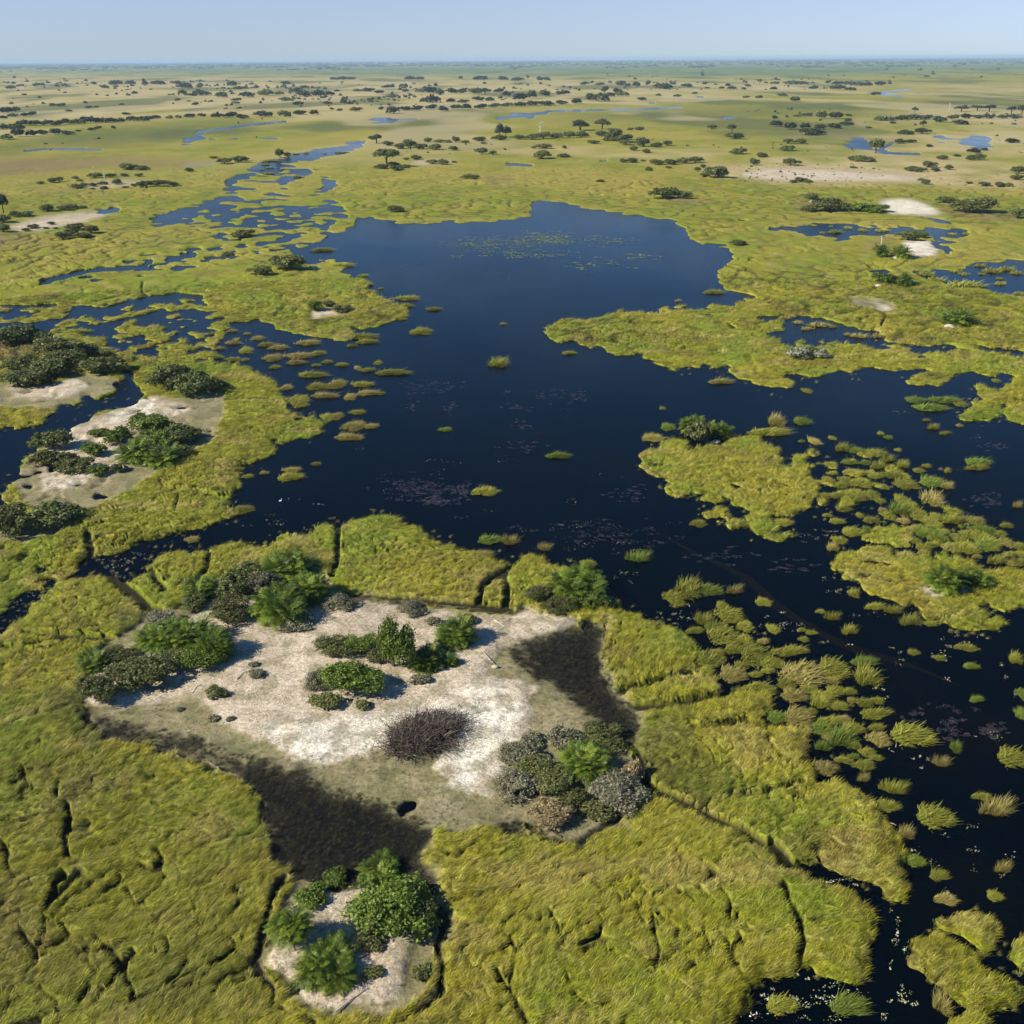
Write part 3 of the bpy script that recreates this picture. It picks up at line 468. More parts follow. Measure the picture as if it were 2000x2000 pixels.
    turf = mix(np.broadcast_to(c3(.205, .185, .085), (n, 3)), c3(.32, .27, .15), .35 + .8 * n5 + .6 * n2)
    turf = mix(turf, c3(.095, .105, .045), sstep(.1, .6, perlin(wx / 3.3, wy / 3.3, 38) * fd(3.3) + .5 * k1 * fd(1.1)) * .6)
    soil = mix(turf, sand, sstep(.22, .78, S + .28 * n5 + .22 * n2 + .18 * m2 * fd(.9) + .14 * k1 * fd(1.1)))
    blk = mix(np.broadcast_to(c3(.006, .0055, .004), (n, 3)), c3(.028, .026, .015), .15 + .8 * n2 + .5 * k1 * fd(1.1))
    soil = mix(soil, blk, sstep(.2, .85, B + .22 * n10 + .24 * n5 + .22 * n2 + .18 * k1 * fd(1.1)))
    soil = mix(soil, soil * .42, sstep(.16, .03, z))                               # wet where it meets the water
    C = mix(C, soil, bare)
    C = mix(C, sand, sstep(.45, .9, S) * far * .9)
    return z, np.clip(C, .004, .9), H, bare, dict(T=T, B=B, S=S, TU=TU, SH=SH, crease=crease, G=G, DG=DG, D=D, R=R, crk=crk, f1=f1, ang=ang, n5=n5, n24=n24, n10=n10, L=L)
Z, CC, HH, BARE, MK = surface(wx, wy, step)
keep = HH > .5
Z = np.where(dist > 7000, np.maximum(Z, .35), Z)
i0 = (np.arange(NR - 1)[:, None] * NC + np.arange(NC - 1)[None, :]).ravel()
quads = np.stack([i0, i0 + NC, i0 + NC + 1, i0 + 1], 1)
gme = np_mesh('ground', np.stack([wx, wy, Z], 1), quads, smooth=True)
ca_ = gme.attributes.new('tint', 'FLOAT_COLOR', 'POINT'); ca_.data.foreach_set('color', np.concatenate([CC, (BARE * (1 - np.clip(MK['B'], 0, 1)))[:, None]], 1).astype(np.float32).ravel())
mt, n, l, o = mat('marsh_ground')
a = n.new('ShaderNodeAttribute'); a.attribute_name = 'tint'
tc = n.new('ShaderNodeTexCoord')
n1 = n.new('ShaderNodeTexNoise'); n1.inputs['Scale'].default_value = 2.2; n1.inputs['Detail'].default_value = 6; n1.inputs['Roughness'].default_value = .7
l.new(tc.outputs['Object'], n1.inputs['Vector'])
c = mixc(n, l, 'MULTIPLY', 1.0, a.outputs['Color'], ramp(n, l, n1.outputs[0], [(.3, (.5, .5, .5)), (.5, (1, 1, 1)), (.72, (1.55, 1.55, 1.5))]))
# litter and dung scattered over the bare ground
n2_ = n.new('ShaderNodeTexNoise'); n2_.inputs['Scale'].default_value = 5.5; n2_.inputs['Detail'].default_value = 4; n2_.inputs['Roughness'].default_value = .75
l.new(tc.outputs['Object'], n2_.inputs['Vector'])
n3_ = n.new('ShaderNodeTexNoise'); n3_.inputs['Scale'].default_value = .55; n3_.inputs['Detail'].default_value = 3
l.new(tc.outputs['Object'], n3_.inputs['Vector'])
mm = n.new('ShaderNodeMath'); mm.operation = 'MULTIPLY_ADD'; l.new(n3_.outputs[0], mm.inputs[0]); mm.inputs[1].default_value = .35; l.new(n2_.outputs[0], mm.inputs[2])
lit = ramp(n, l, mm.outputs[0], [(.70, (0, 0, 0)), (.78, (1, 1, 1))])
ml = n.new('ShaderNodeMath'); ml.operation = 'MULTIPLY'; l.new(lit, ml.inputs[0]); l.new(a.outputs['Alpha'], ml.inputs[1])
m9 = n.new('ShaderNodeMath'); m9.operation = 'MULTIPLY'; l.new(ml.outputs[0], m9.inputs[0]); m9.inputs[1].default_value = .75
c = mixc(n, l, 'MIX', m9.outputs[0], c, (.20, .165, .085))
p = n.new('ShaderNodeBsdfPrincipled'); p.inputs['Roughness'].default_value = .9; p.inputs['Specular IOR Level'].default_value = .15
l.new(c, p.inputs['Base Color'])
bp = n.new('ShaderNodeBump'); bp.inputs['Strength'].default_value = .6; bp.inputs['Distance'].default_value = .25
l.new(n1.outputs[0], bp.inputs['Height']); l.new(bp.outputs[0], p.inputs['Normal'])
l.new(p.outputs[0], o.inputs['Surface'])
gme.materials.append(mt)
tag(obj('ground', gme), kind='structure')

# ------------------------------------------------------------------ water
mt, n, l, o = mat('lake_water')
tc = n.new('ShaderNodeTexCoord')
def noise(scale, detail, sx=1, sy=1):
    mp = n.new('ShaderNodeMapping'); mp.inputs['Scale'].default_value = (sx, sy, 1); l.new(tc.outputs['Object'], mp.inputs['Vector'])
    t = n.new('ShaderNodeTexNoise'); t.inputs['Scale'].default_value = scale; t.inputs['Detail'].default_value = detail; l.new(mp.outputs[0], t.inputs['Vector']); return t.outputs[0]
p = n.new('ShaderNodeBsdfPrincipled'); p.inputs['IOR'].default_value = 1.10; p.inputs['Specular IOR Level'].default_value = .5; p.inputs['Specular Tint'].default_value = (.27, .95, 1.0, 1)
base = ramp(n, l, noise(.035, 4), [(.35, (.0004, .0014, .0028)), (.55, (.0007, .0024, .0045)), (.75, (.003, .0032, .0036))])
l.new(base, p.inputs['Base Color'])
wind = ramp(n, l, noise(.012, 4, 1.0, .45), [(.35, (.05, .05, .05)), (.65, (.22, .22, .22))])
l.new(wind, p.inputs['Roughness'])
bp = n.new('ShaderNodeBump'); bp.inputs['Distance'].default_value = .10
l.new(ramp(n, l, noise(.02, 3, 1, .6), [(.3, (.04, .04, .04)), (.7, (.8, .8, .8))]), bp.inputs['Strength'])
l.new(noise(1.3, 4, .8, 1.6), bp.inputs['Height']); l.new(bp.outputs[0], p.inputs['Normal'])
l.new(p.outputs[0], o.inputs['Surface'])
tag(obj('water', np_mesh('water', [(-4200, 10, 0), (4200, 10, 0), (4200, 6500, 0), (-4200, 6500, 0)], np.array([[0, 1, 2, 3]]), material=mt)), kind='structure')

# a pale sunken hippo track winding along the channel bed, just under the surface
tp = P('8', -200,30, 0,130, 130,210, 300,285, 420,345, 500,410, 590,500, 700,575, 800,632, 900,690, 1000,735, 1120,772, 1240,800, 1400,860, 1560,930, 1800,990)
tX, tY = ground(tp[:, 0], tp[:, 1]); ts = np.linspace(0, len(tp) - 1, 120); tX, tY = np.interp(ts, np.arange(len(tp)), tX), np.interp(ts, np.arange(len(tp)), tY)
for _ in range(6): tX[1:-1] = (tX[:-2] + tX[1:-1] * 2 + tX[2:]) / 4; tY[1:-1] = (tY[:-2] + tY[1:-1] * 2 + tY[2:]) / 4
dX, dY = np.gradient(tX), np.gradient(tY); dl = np.hypot(dX, dY); tw = (.7 + .35 * perlin(ts, ts * 0, 71)) * sstep(0, .3, ts / ts[-1]) ** .7 * sstep(1, .75, ts / ts[-1])
tv = np.stack([np.stack([tX - dY / dl * tw, tY + dX / dl * tw, np.full(120, .004)], 1), np.stack([tX + dY / dl * tw, tY - dX / dl * tw, np.full(120, .004)], 1)], 1).reshape(-1, 3)
mt, n, l, o = mat('sunken_track'); p = n.new('ShaderNodeBsdfPrincipled'); p.inputs['IOR'].default_value = 1.10; p.inputs['Roughness'].default_value = .15; p.inputs['Base Color'].default_value = (.0052, .0054, .0046, 1)
l.new(p.outputs[0], o.inputs['Surface'])
tag(obj('sunken_path', np_mesh('sunken_path', tv, np.array([[2 * i, 2 * i + 1, 2 * i + 3, 2 * i + 2] for i in range(119)]), material=mt)), kind='structure')

# ------------------------------------------------------------------ far air
hz = np_mesh('haze', [(x, y, z) for z in (-2.2, 74) for y in (-300, 70000) for x in (-90000, 90000)], np.array([[0, 2, 3, 1], [4, 5, 7, 6], [0, 1, 5, 4], [2, 6, 7, 3], [0, 4, 6, 2], [1, 3, 7, 5]]))
mt, n, l, o = mat('haze'); pv = n.new('ShaderNodeVolumePrincipled')
pv.inputs['Color'].default_value = (.62, .84, 1.0, 1); pv.inputs['Density'].default_value = 5.5e-5; pv.inputs['Anisotropy'].default_value = 0.0
l.new(pv.outputs[0], o.inputs['Volume']); hz.materials.append(mt)
tag(obj('haze', hz), kind='stuff')
# ------------------------------------------------------------------ plant builders (unit width 1, standing on z = 0)
def rng(seed): return np.random.default_rng(seed)
def cards(c, nrm, size, r, aspect=1.6, jit=.8):
    """one small leaf-sized quad per point"""
    n = len(c); nrm = nrm + jit * r.normal(size=(n, 3)); nrm /= np.linalg.norm(nrm, axis=1, keepdims=True) + 1e-9
    t = np.cross(nrm, r.normal(size=(n, 3))); t /= np.linalg.norm(t, axis=1, keepdims=True) + 1e-9
    b = np.cross(nrm, t); s = (size * r.uniform(.6, 1.4, n))[:, None]
    V = np.stack([c - t * s * aspect * .5, c - b * s * .5, c + t * s * aspect * .5, c + b * s * .5], 1).reshape(-1, 3)
    return V, np.arange(4 * n).reshape(-1, 4)
def crown_mesh(name, n, size, seed, h=.6, lobes=9, flat=1.0, lift=0.0, aspect=1.6, gaps=.25, spread=.30):
    r = rng(seed)
    lc = [(r.uniform(-.06, .06), r.uniform(-.06, .06), h * .42, .27, h * .46)]
    for k in range(lobes):
        a = 2 * math.pi * (k + r.uniform(-.3, .3)) / lobes; d = spread * r.uniform(.45, 1.3); rr = r.uniform(.11, .26)
        lc.append((d * math.cos(a), d * math.sin(a), h * r.uniform(.22, .62), rr, rr * r.uniform(.7, 1.1) * flat))
    lc = np.array(lc); wts = lc[:, 3] ** 2; wts /= wts.sum()
    k = r.choice(len(lc), n, p=wts); d = r.normal(size=(n, 3)); d /= np.linalg.norm(d, axis=1, keepdims=True)
    d[:, 2] = np.where(d[:, 2] < -.35, -d[:, 2], d[:, 2])
    rad_ = r.uniform(.35, 1.0, n) ** .45 * (1 + .10 * r.normal(size=n))
    rad_ *= 1 + .20 * perlin(d[:, 0] * 3 + k * 7, d[:, 1] * 3 + d[:, 2] * 2, seed) + .24 * perlin(d[:, 0] * 8 + k * 5, d[:, 1] * 8 + d[:, 2] * 7, seed + 3)
    c = lc[k, :3] + d * rad_[:, None] * lc[k][:, [3, 3, 4]]
    g = perlin(c[:, 0] * 6 + 3, c[:, 1] * 6 + c[:, 2] * 5, seed + 5)
    ok = (g > -1 + gaps * 1.6) & (c[:, 2] > .01)
    c, d = c[ok], d[ok]; c[:, 2] += lift
    V, F = cards(c, d, size, r, aspect)
    sprig = np.clip(.5 + .35 * perlin(c[:, 0] * 9, c[:, 1] * 9 + c[:, 2] * 9, seed + 9) + .2 * r.normal(size=len(c)), 0, 1)
    return np_mesh(name, V, F, np.repeat(sprig, 4))
def twig_mesh(name, n, seed, h=.5):
    """a bare shrub: many thin crooked twigs fanning from the ground"""
    r = rng(seed); Vs, Fs, T = [], [], []; k0 = 0
    for i in range(n):
        a = r.uniform(0, 2 * math.pi); d = .5 * math.sqrt(r.uniform(0, 1)); ctr = [(-.24, .02), (.2, .12), (.05, -.2), (.02, .18), (.3, -.06)][i % 5]; hs = [1, .75, .9, .6, .55][i % 5]; b = np.array([d * .42 * math.cos(a) + ctr[0], d * .42 * math.sin(a) + ctr[1], 0])
        dirn = np.array([math.cos(a) * d * .45 + r.normal(0, .05), math.sin(a) * d * .45 + r.normal(0, .05), hs * h * r.uniform(.3, .85) * (1 - 1.6 * d * d)]); w0 = r.uniform(.004, .009)
        sx = np.cross(dirn, r.normal(size=3)); sx /= np.linalg.norm(sx) + 1e-9; tone = r.uniform()
        pts = [b + dirn * t + .05 * t * r.normal(size=3) for t in (0.05, .4, .7, 1)]
        for j, q in enumerate(pts):
            ww = w0 * (1.2 - j * .3); Vs += [q - sx * ww, q + sx * ww]; T += [tone, tone]
        for j in range(3): Fs.append((k0 + 2 * j, k0 + 2 * j + 1, k0 + 2 * j + 3, k0 + 2 * j + 2))
        k0 += 8
        for m_ in range(3):                                                # side twigs
            q = pts[r.integers(1, 4)]; e = q + r.normal(size=3) * .07 + dirn * .12; sx2 = np.cross(e - q, r.normal(size=3)); sx2 *= .004 / (np.linalg.norm(sx2) + 1e-9)
            Vs += [q - sx2, q + sx2, e + sx2 * .4, e - sx2 * .4]; T += [r.uniform()] * 4; Fs.append((k0, k0 + 1, k0 + 2, k0 + 3)); k0 += 4
    V = np.array(Vs); V[:, 2] = np.maximum(V[:, 2], .005)
    return np_mesh(name, V, np.array(Fs), T)
def tube(path, radii, sides=7):
    path = np.array(path, float); V, F = [], []
    for i, q in enumerate(path):
        t = path[min(i + 1, len(path) - 1)] - path[max(i - 1, 0)]; t /= np.linalg.norm(t) + 1e-9
        a = np.cross(t, [0.3, 1, .1]); a /= np.linalg.norm(a); b = np.cross(t, a)
        for s in range(sides):
            th = 2 * math.pi * s / sides; V.append(q + radii[i] * (a * math.cos(th) + b * math.sin(th)))
    for i in range(len(path) - 1):
        for s in range(sides):
            F.append((i * sides + s, i * sides + (s + 1) % sides, (i + 1) * sides + (s + 1) % sides, (i + 1) * sides + s))
    V.append(path[-1] + (path[-1] - path[-2]) * .02); c = len(V) - 1
    F2 = [((len(path) - 1) * sides + s, (len(path) - 1) * sides + (s + 1) % sides, c) for s in range(sides)]
    return V, F, F2
def tubes_mesh(name, tubes, material=None):
    V, F4, F3 = [], [], []
    for tb in tubes:
        v, f, f2 = tube(*tb); k = len(V); V += list(v); F4 += [tuple(i + k for i in q) for q in f]; F3 += [tuple(i + k for i in q) for q in f2]
    return np_mesh(name, V, [np.array(F4), np.array(F3)], material=material, smooth=True)
def trunk_mesh(name, seed, h=1.0, r0=.05, limbs=4, spread=.3, multi=1):
    r = rng(seed); T = []
    for s in range(multi):
        bx, by = (r.uniform(-.08, .08), r.uniform(-.08, .08)) if multi > 1 else (0, 0)
        top = np.array([bx * 2 + r.uniform(-.05, .05), by * 2 + r.uniform(-.05, .05), h])
        T.append(([(bx, by, 0), (bx + r.uniform(-.02, .02), by, h * .35), tuple(top * .7 + np.array([bx, by, 0]) * .3), tuple(top)], [r0 * 1.3, r0, r0 * .7, r0 * .3]))
        for k in range(limbs):
            a = 2 * math.pi * k / limbs + r.uniform(-.4, .4); z0 = h * r.uniform(.35, .75); q = np.array([bx, by, 0]) + (top - np.array([bx, by, 0])) * (z0 / h)
            e = q + np.array([spread * math.cos(a), spread * math.sin(a), h * r.uniform(.2, .5)])
            T.append(([tuple(q), tuple((q + e) / 2 + np.array([0, 0, -.03 * h])), tuple(e)], [r0 * .55, r0 * .4, r0 * .15], 6))
    return tubes_mesh(name, T, M['bark'])
def fronds_mesh(name, n, seed, leaf=17, el=(-.35, 1.35), droop=1.15, width=.017, dead=False):
    """a rosette of arching feather fronds (frond length 1, base at the origin)"""
    r = rng(seed); V, F, T = [], [], []; k0 = 0
    for i in range(n):
        az = 2.39996 * i + r.uniform(-.25, .25); e0 = el[0] + (el[1] - el[0]) * (i + .5) / n + r.uniform(-.12, .12); L = r.uniform(.75, 1.1)
        S = 9; p_ = np.zeros(3); pts, dirs = [p_.copy()], []
        for s in range(S):
            e = e0 - droop * (s / S) ** 1.5 * (1.15 if e0 > .4 else .8)
            dv = np.array([math.cos(az) * math.cos(e), math.sin(az) * math.cos(e), math.sin(e)]); dirs.append(dv); p_ = p_ + dv * L / S; pts.append(p_.copy())
        side = np.array([-math.sin(az), math.cos(az), 0]); tone = np.clip(r.normal(.5, .2), 0, .88) if not dead else r.uniform()
        for j in range(leaf):
            t = .14 + .86 * (j + .5) / leaf; f = t * S; s = min(int(f), S - 1); q = pts[s] + (pts[s + 1] - pts[s]) * (f - s); dv = dirs[s]; upv = np.cross(dv, side) * -1
            ll = .27 * math.sin(math.pi * min(t * .95 + .1, 1)) + .06
            for sg in (-1, 1):
                ld = dv * .75 + side * sg * .8 + upv * r.uniform(-.05, .35); ld /= np.linalg.norm(ld); tip = q + ld * ll * r.uniform(.85, 1.1) + np.array([0, 0, -.10 * ll]); mid = q + ld * ll * .5 + upv * .01
                wv = np.cross(ld, upv); wv *= width / (np.linalg.norm(wv) + 1e-9)
                V += [q, mid - wv, tip, mid + wv]; F.append((k0, k0 + 1, k0 + 2, k0 + 3)); tt = np.clip(tone + r.normal(0, .07), 0, 1); T += [tt] * 4; k0 += 4
        for s in range(S):                                                   # the midrib
            wv = side * .010 * (1 - s / S * .7); V += [pts[s] - wv, pts[s] + wv, pts[s + 1] + wv * .85, pts[s + 1] - wv * .85]; F.append((k0, k0 + 1, k0 + 2, k0 + 3)); T += [min(1, tone + .12)] * 4; k0 += 4
    return np_mesh(name, V, np.array(F), T)
def blades(n, seed, R=.5, h=.45, wdt=.02, lean=(.5, .15), mound=.25, spike=.15, segs=3, spread=.5):
    """grass blades over a rounded tussock, combed one way, a few standing up"""
    r = rng(seed); a = r.uniform(0, 2 * math.pi, n); d = np.sqrt(r.uniform(0, 1, n)); edge = 1 + .16 * np.sin(a * 3 + seed) + .12 * np.sin(a * 5 + 2 * seed)
    x = d * R * edge * np.cos(a); y = d * R * edge * np.sin(a); z0 = mound * (1 - d ** 2.4) * r.uniform(.3, 1, n)
    out = np.stack([np.cos(a), np.sin(a)], 1) * d[:, None] * spread + np.array(lean) + .28 * r.normal(size=(n, 2))
    hh = h * r.uniform(.55, 1.1, n); up = np.where(r.uniform(size=n) < spike, 1.25, .55); L = hh * up
    s1 = out * hh[:, None] * .45
    side = np.stack([-out[:, 1], out[:, 0]], 1); side /= np.linalg.norm(side, axis=1, keepdims=True) + 1e-9; side = side + .5 * r.normal(size=(n, 2)); side /= np.linalg.norm(side, axis=1, keepdims=True)
    ww = wdt * r.uniform(.6, 1.4, n); tone = np.clip(r.normal(.55, .22, n), 0, 1)
    V, T = [], []
    for j in range(segs + 1):
        t = j / segs; c = np.stack([x + s1[:, 0] * t * (.6 + .9 * t), y + s1[:, 1] * t * (.6 + .9 * t), z0 + L * (t - .28 * t * t * (up < 1) - .0)], 1); wj = (ww * (1 - t * .85))[:, None]
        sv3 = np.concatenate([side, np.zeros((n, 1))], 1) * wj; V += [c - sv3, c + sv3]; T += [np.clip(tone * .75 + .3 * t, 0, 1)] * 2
    V = np.stack(V, 1).reshape(-1, 3); T = np.stack(T, 1).ravel(); k = np.arange(n)[:, None] * 2 * (segs + 1)
    F = np.concatenate([k + np.array([[2 * j, 2 * j + 1, 2 * j + 3, 2 * j + 2]]) for j in range(segs)], 0)
    return V, F, T
def tussock_mesh(name, seed, n=520, **kw):
    V, F, T = blades(n, seed, **kw)
    # the peaty root mound under the blades
    r = rng(seed); k0 = len(V); R = kw.get('R', .5) * .9; md = kw.get('mound', .25) * .75; seg, ring = 18, 4; DV = [(0, 0, md)]; DF3, DF4 = [], []
    for i in range(1, ring + 1):
        q = i / ring
        for s in range(seg):
            th = 2 * math.pi * s / seg; e = 1 + .16 * math.sin(th * 3 + seed) + .12 * math.sin(th * 5 + 2 * seed); DV.append((R * q * e * math.cos(th), R * q * e * math.sin(th), md * (1 - q ** 2.4) - (.05 if i == ring else 0)))
    for s in range(seg):
        DF3.append((k0, k0 + 1 + s, k0 + 1 + (s + 1) % seg))
        for i in range(ring - 1): b = k0 + 1 + i * seg; DF4.append((b + s, b + seg + s, b + seg + (s + 1) % seg, b + (s + 1) % seg))
    V = np.concatenate([V, DV]); T = np.concatenate([T, np.full(len(DV), .12)])
    return np_mesh(name, V, [np.concatenate([F, np.array(DF4)]), np.array(DF3)], T)

NEARV = [crown_mesh('crown', 10000, .027, 100 + i, h=.62, lobes=13 + i, gaps=.42) for i in range(4)]
MEDV = [crown_mesh('crown', 3600, .050, 120 + i, h=.60, lobes=9 + i, gaps=.42) for i in range(4)]
TINYV = [crown_mesh('crown', 1000, .10, 140 + i, h=.58, lobes=6 + i, gaps=.35, aspect=2.2) for i in range(4)]
MIDV = [crown_mesh('crown', 3800, .045, 200 + i, h=.55 + .04 * i, lobes=10 + i, gaps=.4) for i in range(5)]
FARV = [crown_mesh('crown', 620, .10, 300 + i, h=.5 + .05 * i, lobes=6 + i) for i in range(5)]
TWIGV = [twig_mesh('twigs', 1500, 400 + i) for i in range(2)]
TREEV = [crown_mesh('crown', 3200, .055, 500 + i, h=.75, lobes=11, lift=0, gaps=.4, spread=.34) for i in range(3)]
STEMV = [trunk_mesh('trunk', 600 + i, h=.5, r0=.022, limbs=3, spread=.2, multi=3) for i in range(3)]
TTRUNK = [trunk_mesh('trunk', 620 + i, h=1.0, r0=.045, limbs=5, spread=.26) for i in range(3)]
FRONDV = [fronds_mesh('crown', 58, 700 + i) for i in range(4)]
FRONDF = [fronds_mesh('crown', 26, 720 + i, leaf=7, width=.045) for i in range(2)]
DEADV = [fronds_mesh('dead_fronds', 22, 740 + i, el=(-1.2, -.1), droop=.6, dead=True) for i in range(2)]
PSTEM = [tubes_mesh('trunk', [([(0, 0, 0), (.06, .02, .35), (.02, .05, .7), (0, 0, 1)], [.05, .045, .045, .05])], M['bark'])]
TUSV = [tussock_mesh('grass_tussock', 800 + i, n=620, mound=.30, h=.36, spike=.08, lean=(.75, .1), wdt=.017) for i in range(8)]
TUSW = [tussock_mesh('grass_tussock', 820 + i, n=460, h=.56, mound=.18, spike=.35, spread=.6, wdt=.016, lean=(.45, .1)) for i in range(4)]
TUSF = [tussock_mesh('grass_tussock', 840 + i, n=240, wdt=.04) for i in range(4)]

R_ = rng(5)
def spot(c, cx, by):
    q = P(c, cx, by)[0]
    return q
def frame(px_, py_):
    x, y = ground(px_, py_); x = float(x); y = float(y); d = math.hypot(x, y); depth = y * cp + CAM_H * sp
    return x, y, d, depth / FPX, math.atan2(CAM_H, d)          # position, range, metres per photo pixel, dip of the view
def height_at(x, y):
    st = np.array([1.0], np.float32); z = surface(np.array([x], np.float32), np.array([y], np.float32), st)[0][0]
    return float(z)
BIG = 1.14
def place(c, cx, by, w, h, lo=.36, hi=1.1, zfix=None):
    q = P(c, cx, by)[0]; s = CR[c][2]; x, y, d, mpp, dip = frame(*q); W = w / s * mpp * BIG; hv = h / s * mpp * BIG
    x, y = x * (1 + W * .42 / d), y * (1 + W * .42 / d)
    H = (hv - W * .75 * math.sin(dip)) / math.cos(dip); H = min(max(H, lo * W), hi * W)
    return x, y, W, H, d
PENDING = []                                                     # (object, x, y, sink): set on the ground in one go
def settle(o, x, y, sink=0.0): PENDING.append((o, x, y, sink))
def bush(c, cx, by, w, h, kind, label, group=None, lod='near', name='bush', cat_='bush'):
    x, y, W, H, d = place(c, cx, by, w, h)
    o = bpy.data.objects.new(name, None); COL.objects.link(o); o.empty_display_size = .2
    tag(o, label, cat_, group); settle(o, x, y, .05)
    V = {'near': NEARV if W > 3.6 else MEDV if W > 1.7 else TINYV, 'mid': MIDV, 'far': FARV}[lod]; i = int(R_.integers(len(V))); src = V[i]; zh = {'near': .66, 'mid': .66, 'far': .66}[lod]
    rz = float(R_.uniform(0, 6.28))
    if kind in ('bush_brown',): src = TWIGV[i % 2]
    cr_ = obj('crown', src, o, (0, 0, 0), (W, W * float(R_.uniform(.85, 1.1)), H / zh), rz, M[kind if lod != 'far' else kind])
    if lod != 'far' and kind != 'bush_brown': obj('trunk', STEMV[i % 3], o, (0, 0, 0), (W, W, H), rz)
    return o
def tree(c, cx, by, w, h, label, group=None, trunk=.3, kind='bush_dark', name='tree'):
    q = P(c, cx, by)[0]; s = CR[c][2]; x, y, d, mpp, dip = frame(*q); W = w / s * mpp; H = h / s * mpp / math.cos(dip)
    o = bpy.data.objects.new(name, None); COL.objects.link(o); o.empty_display_size = .2; tag(o, label, 'tree', group); settle(o, x, y, .1)
    i = int(R_.integers(3)); rz = float(R_.uniform(0, 6.28)); t = trunk * H
    obj('crown', TREEV[i], o, (0, 0, t * .8), (W, W, (H - t * .8) / .95), rz, M[kind])
    obj('trunk', TTRUNK[i], o, (0, 0, 0), (W, W, H * .72), rz)
    return o
def palm(c, cx, by, w, h, label, k=5, group=None, lod='near', dead=0, name='palm_clump'):
    x, y, W, H, d = place(c, cx, by, w, h, lo=.35, hi=1.0)
    o = bpy.data.objects.new(name, None); COL.objects.link(o); o.empty_display_size = .2; tag(o, label, 'palm', group); settle(o, x, y, .05)
    src = FRONDV if lod == 'near' else FRONDF
    for j in range(k):
        a = 6.28 * j / k + float(R_.uniform(-.5, .5)); rr = W * (.24 if j else .03) * float(R_.uniform(.6, 1.15)); fl = W * float(R_.uniform(.36, .50)) if k > 1 else W * .55; hz_ = max(.15, H - fl * .62) * float(R_.uniform(.4, 1.0))
        lx, ly = rr * math.cos(a), rr * math.sin(a); rz = float(R_.uniform(0, 6.28))
        cr_ = obj('crown', src[j % len(src)], o, (lx, ly, hz_), (fl, fl, fl), rz, M['palm']); cr_.rotation_euler[0] = .28 * math.sin(a) * -1; cr_.rotation_euler[1] = .28 * math.cos(a)
        obj('trunk', PSTEM[0], o, (lx, ly, 0), (fl * .7, fl * .7, hz_ + .05), rz)
        if j < dead: obj('dead_fronds', DEADV[j % 2], o, (lx, ly, hz_ * .95 + .12), (fl * .85,) * 3, rz, M['dead_frond'])
    return o
def tussock(c, cx, cy, w, h, label, group=None, kind='tussock', lod='near', wisp=False):
    q = P(c, cx, cy)[0]; s = CR[c][2]; x, y, d, mpp, dip = frame(*q); W = w / s * mpp; Hm = min(.95, .27 + .13 * W) * (1.3 if wisp else 1)
    D = min(max((h / s * mpp - Hm * .8 * math.cos(dip)) / math.sin(dip), .55 * W), 2.0 * W)
    src = (TUSW if wisp else TUSV) if lod == 'near' else TUSF
    o = obj('grass_tussock', src[int(R_.integers(len(src)))], None, (x, y, -.04), (W * .96, D * .96, Hm / .5), float(R_.uniform(-.3, .3)), M[kind])
    return tag(o, label, 'grass tussock', group)
def flush():
    st = np.array([p_[1] for p_ in PENDING], np.float32), np.array([p_[2] for p_ in PENDING], np.float32)
    if not len(st[0]): return
    dd = np.hypot(*st); zz = surface(st[0], st[1], dd * dd / (CAM_H * FPX) * 2 + dd / FPX)[0]
    zz = np.where(dd > 7000, np.maximum(zz, .35), zz)
    for (o, x, y, sk), z in zip(PENDING, zz): o.location = (x, y, max(float(z), -.15) - sk)
    PENDING.clear()
# ------------------------------------------------------------------ standing reeds (uncountable): blades set all over the reed beds
hid = bpy.data.collections.new('blade_sources')
def blade_source(i, n, R, h, wdt, **kw):
    V, F, T = blades(n, 900 + i, R=R, h=h, wdt=wdt, mound=.0, **kw)
    me = np_mesh('reed_tuft', V, F, T); ob = bpy.data.objects.new('reed_tuft', me); hid.objects.link(ob); return ob
rm, n, l, o = mat('reeds')
a1 = n.new('ShaderNodeAttribute'); a1.attribute_name = 'tone'
a2 = n.new('ShaderNodeAttribute'); a2.attribute_name = 'tint'; a2.attribute_type = 'INSTANCER'
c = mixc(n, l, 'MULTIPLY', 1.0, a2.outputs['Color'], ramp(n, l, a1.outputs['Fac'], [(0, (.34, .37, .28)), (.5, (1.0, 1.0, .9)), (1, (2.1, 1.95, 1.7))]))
p = n.new('ShaderNodeBsdfPrincipled'); p.inputs['Roughness'].default_value = .55; p.inputs['Specular IOR Level'].default_value = .25
t = n.new('ShaderNodeBsdfTranslucent'); x = n.new('ShaderNodeMixShader'); x.inputs[0].default_value = .25
l.new(c, p.inputs['Base Color']); l.new(c, t.inputs['Color']); l.new(p.outputs[0], x.inputs[1]); l.new(t.outputs[0], x.inputs[2]); l.new(x.outputs[0], o.inputs['Surface'])
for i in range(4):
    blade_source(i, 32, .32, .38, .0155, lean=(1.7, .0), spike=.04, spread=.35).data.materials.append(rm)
reedw = (HH > .85) & (BARE < .3) & (MK['T'] < .06) & (MK['crk'] < .15) & (MK['crease'] < .3) & (Z > .18) & (dist < 330) & (np.abs(px - 1000) < 1120) & (py < 2080)
g_ = rng(77); pick = reedw & (g_.uniform(size=len(px)) < np.where(dist < 90, .17, np.where(dist < 160, .26, .36)))
blk = (MK['B'] > .45) & (HH > .5) & (dist < 130) & (g_.uniform(size=len(px)) < .11)          # dark stubble on the wet black ground
turfp = (MK['TU'] > .5) & (MK['B'] < .4) & (BARE > .6) & (MK['n5'] + .4 * g_.normal(size=len(px)) > .35) & (dist < 150) & (g_.uniform(size=len(px)) < .035) & (MK['S'] < .85)
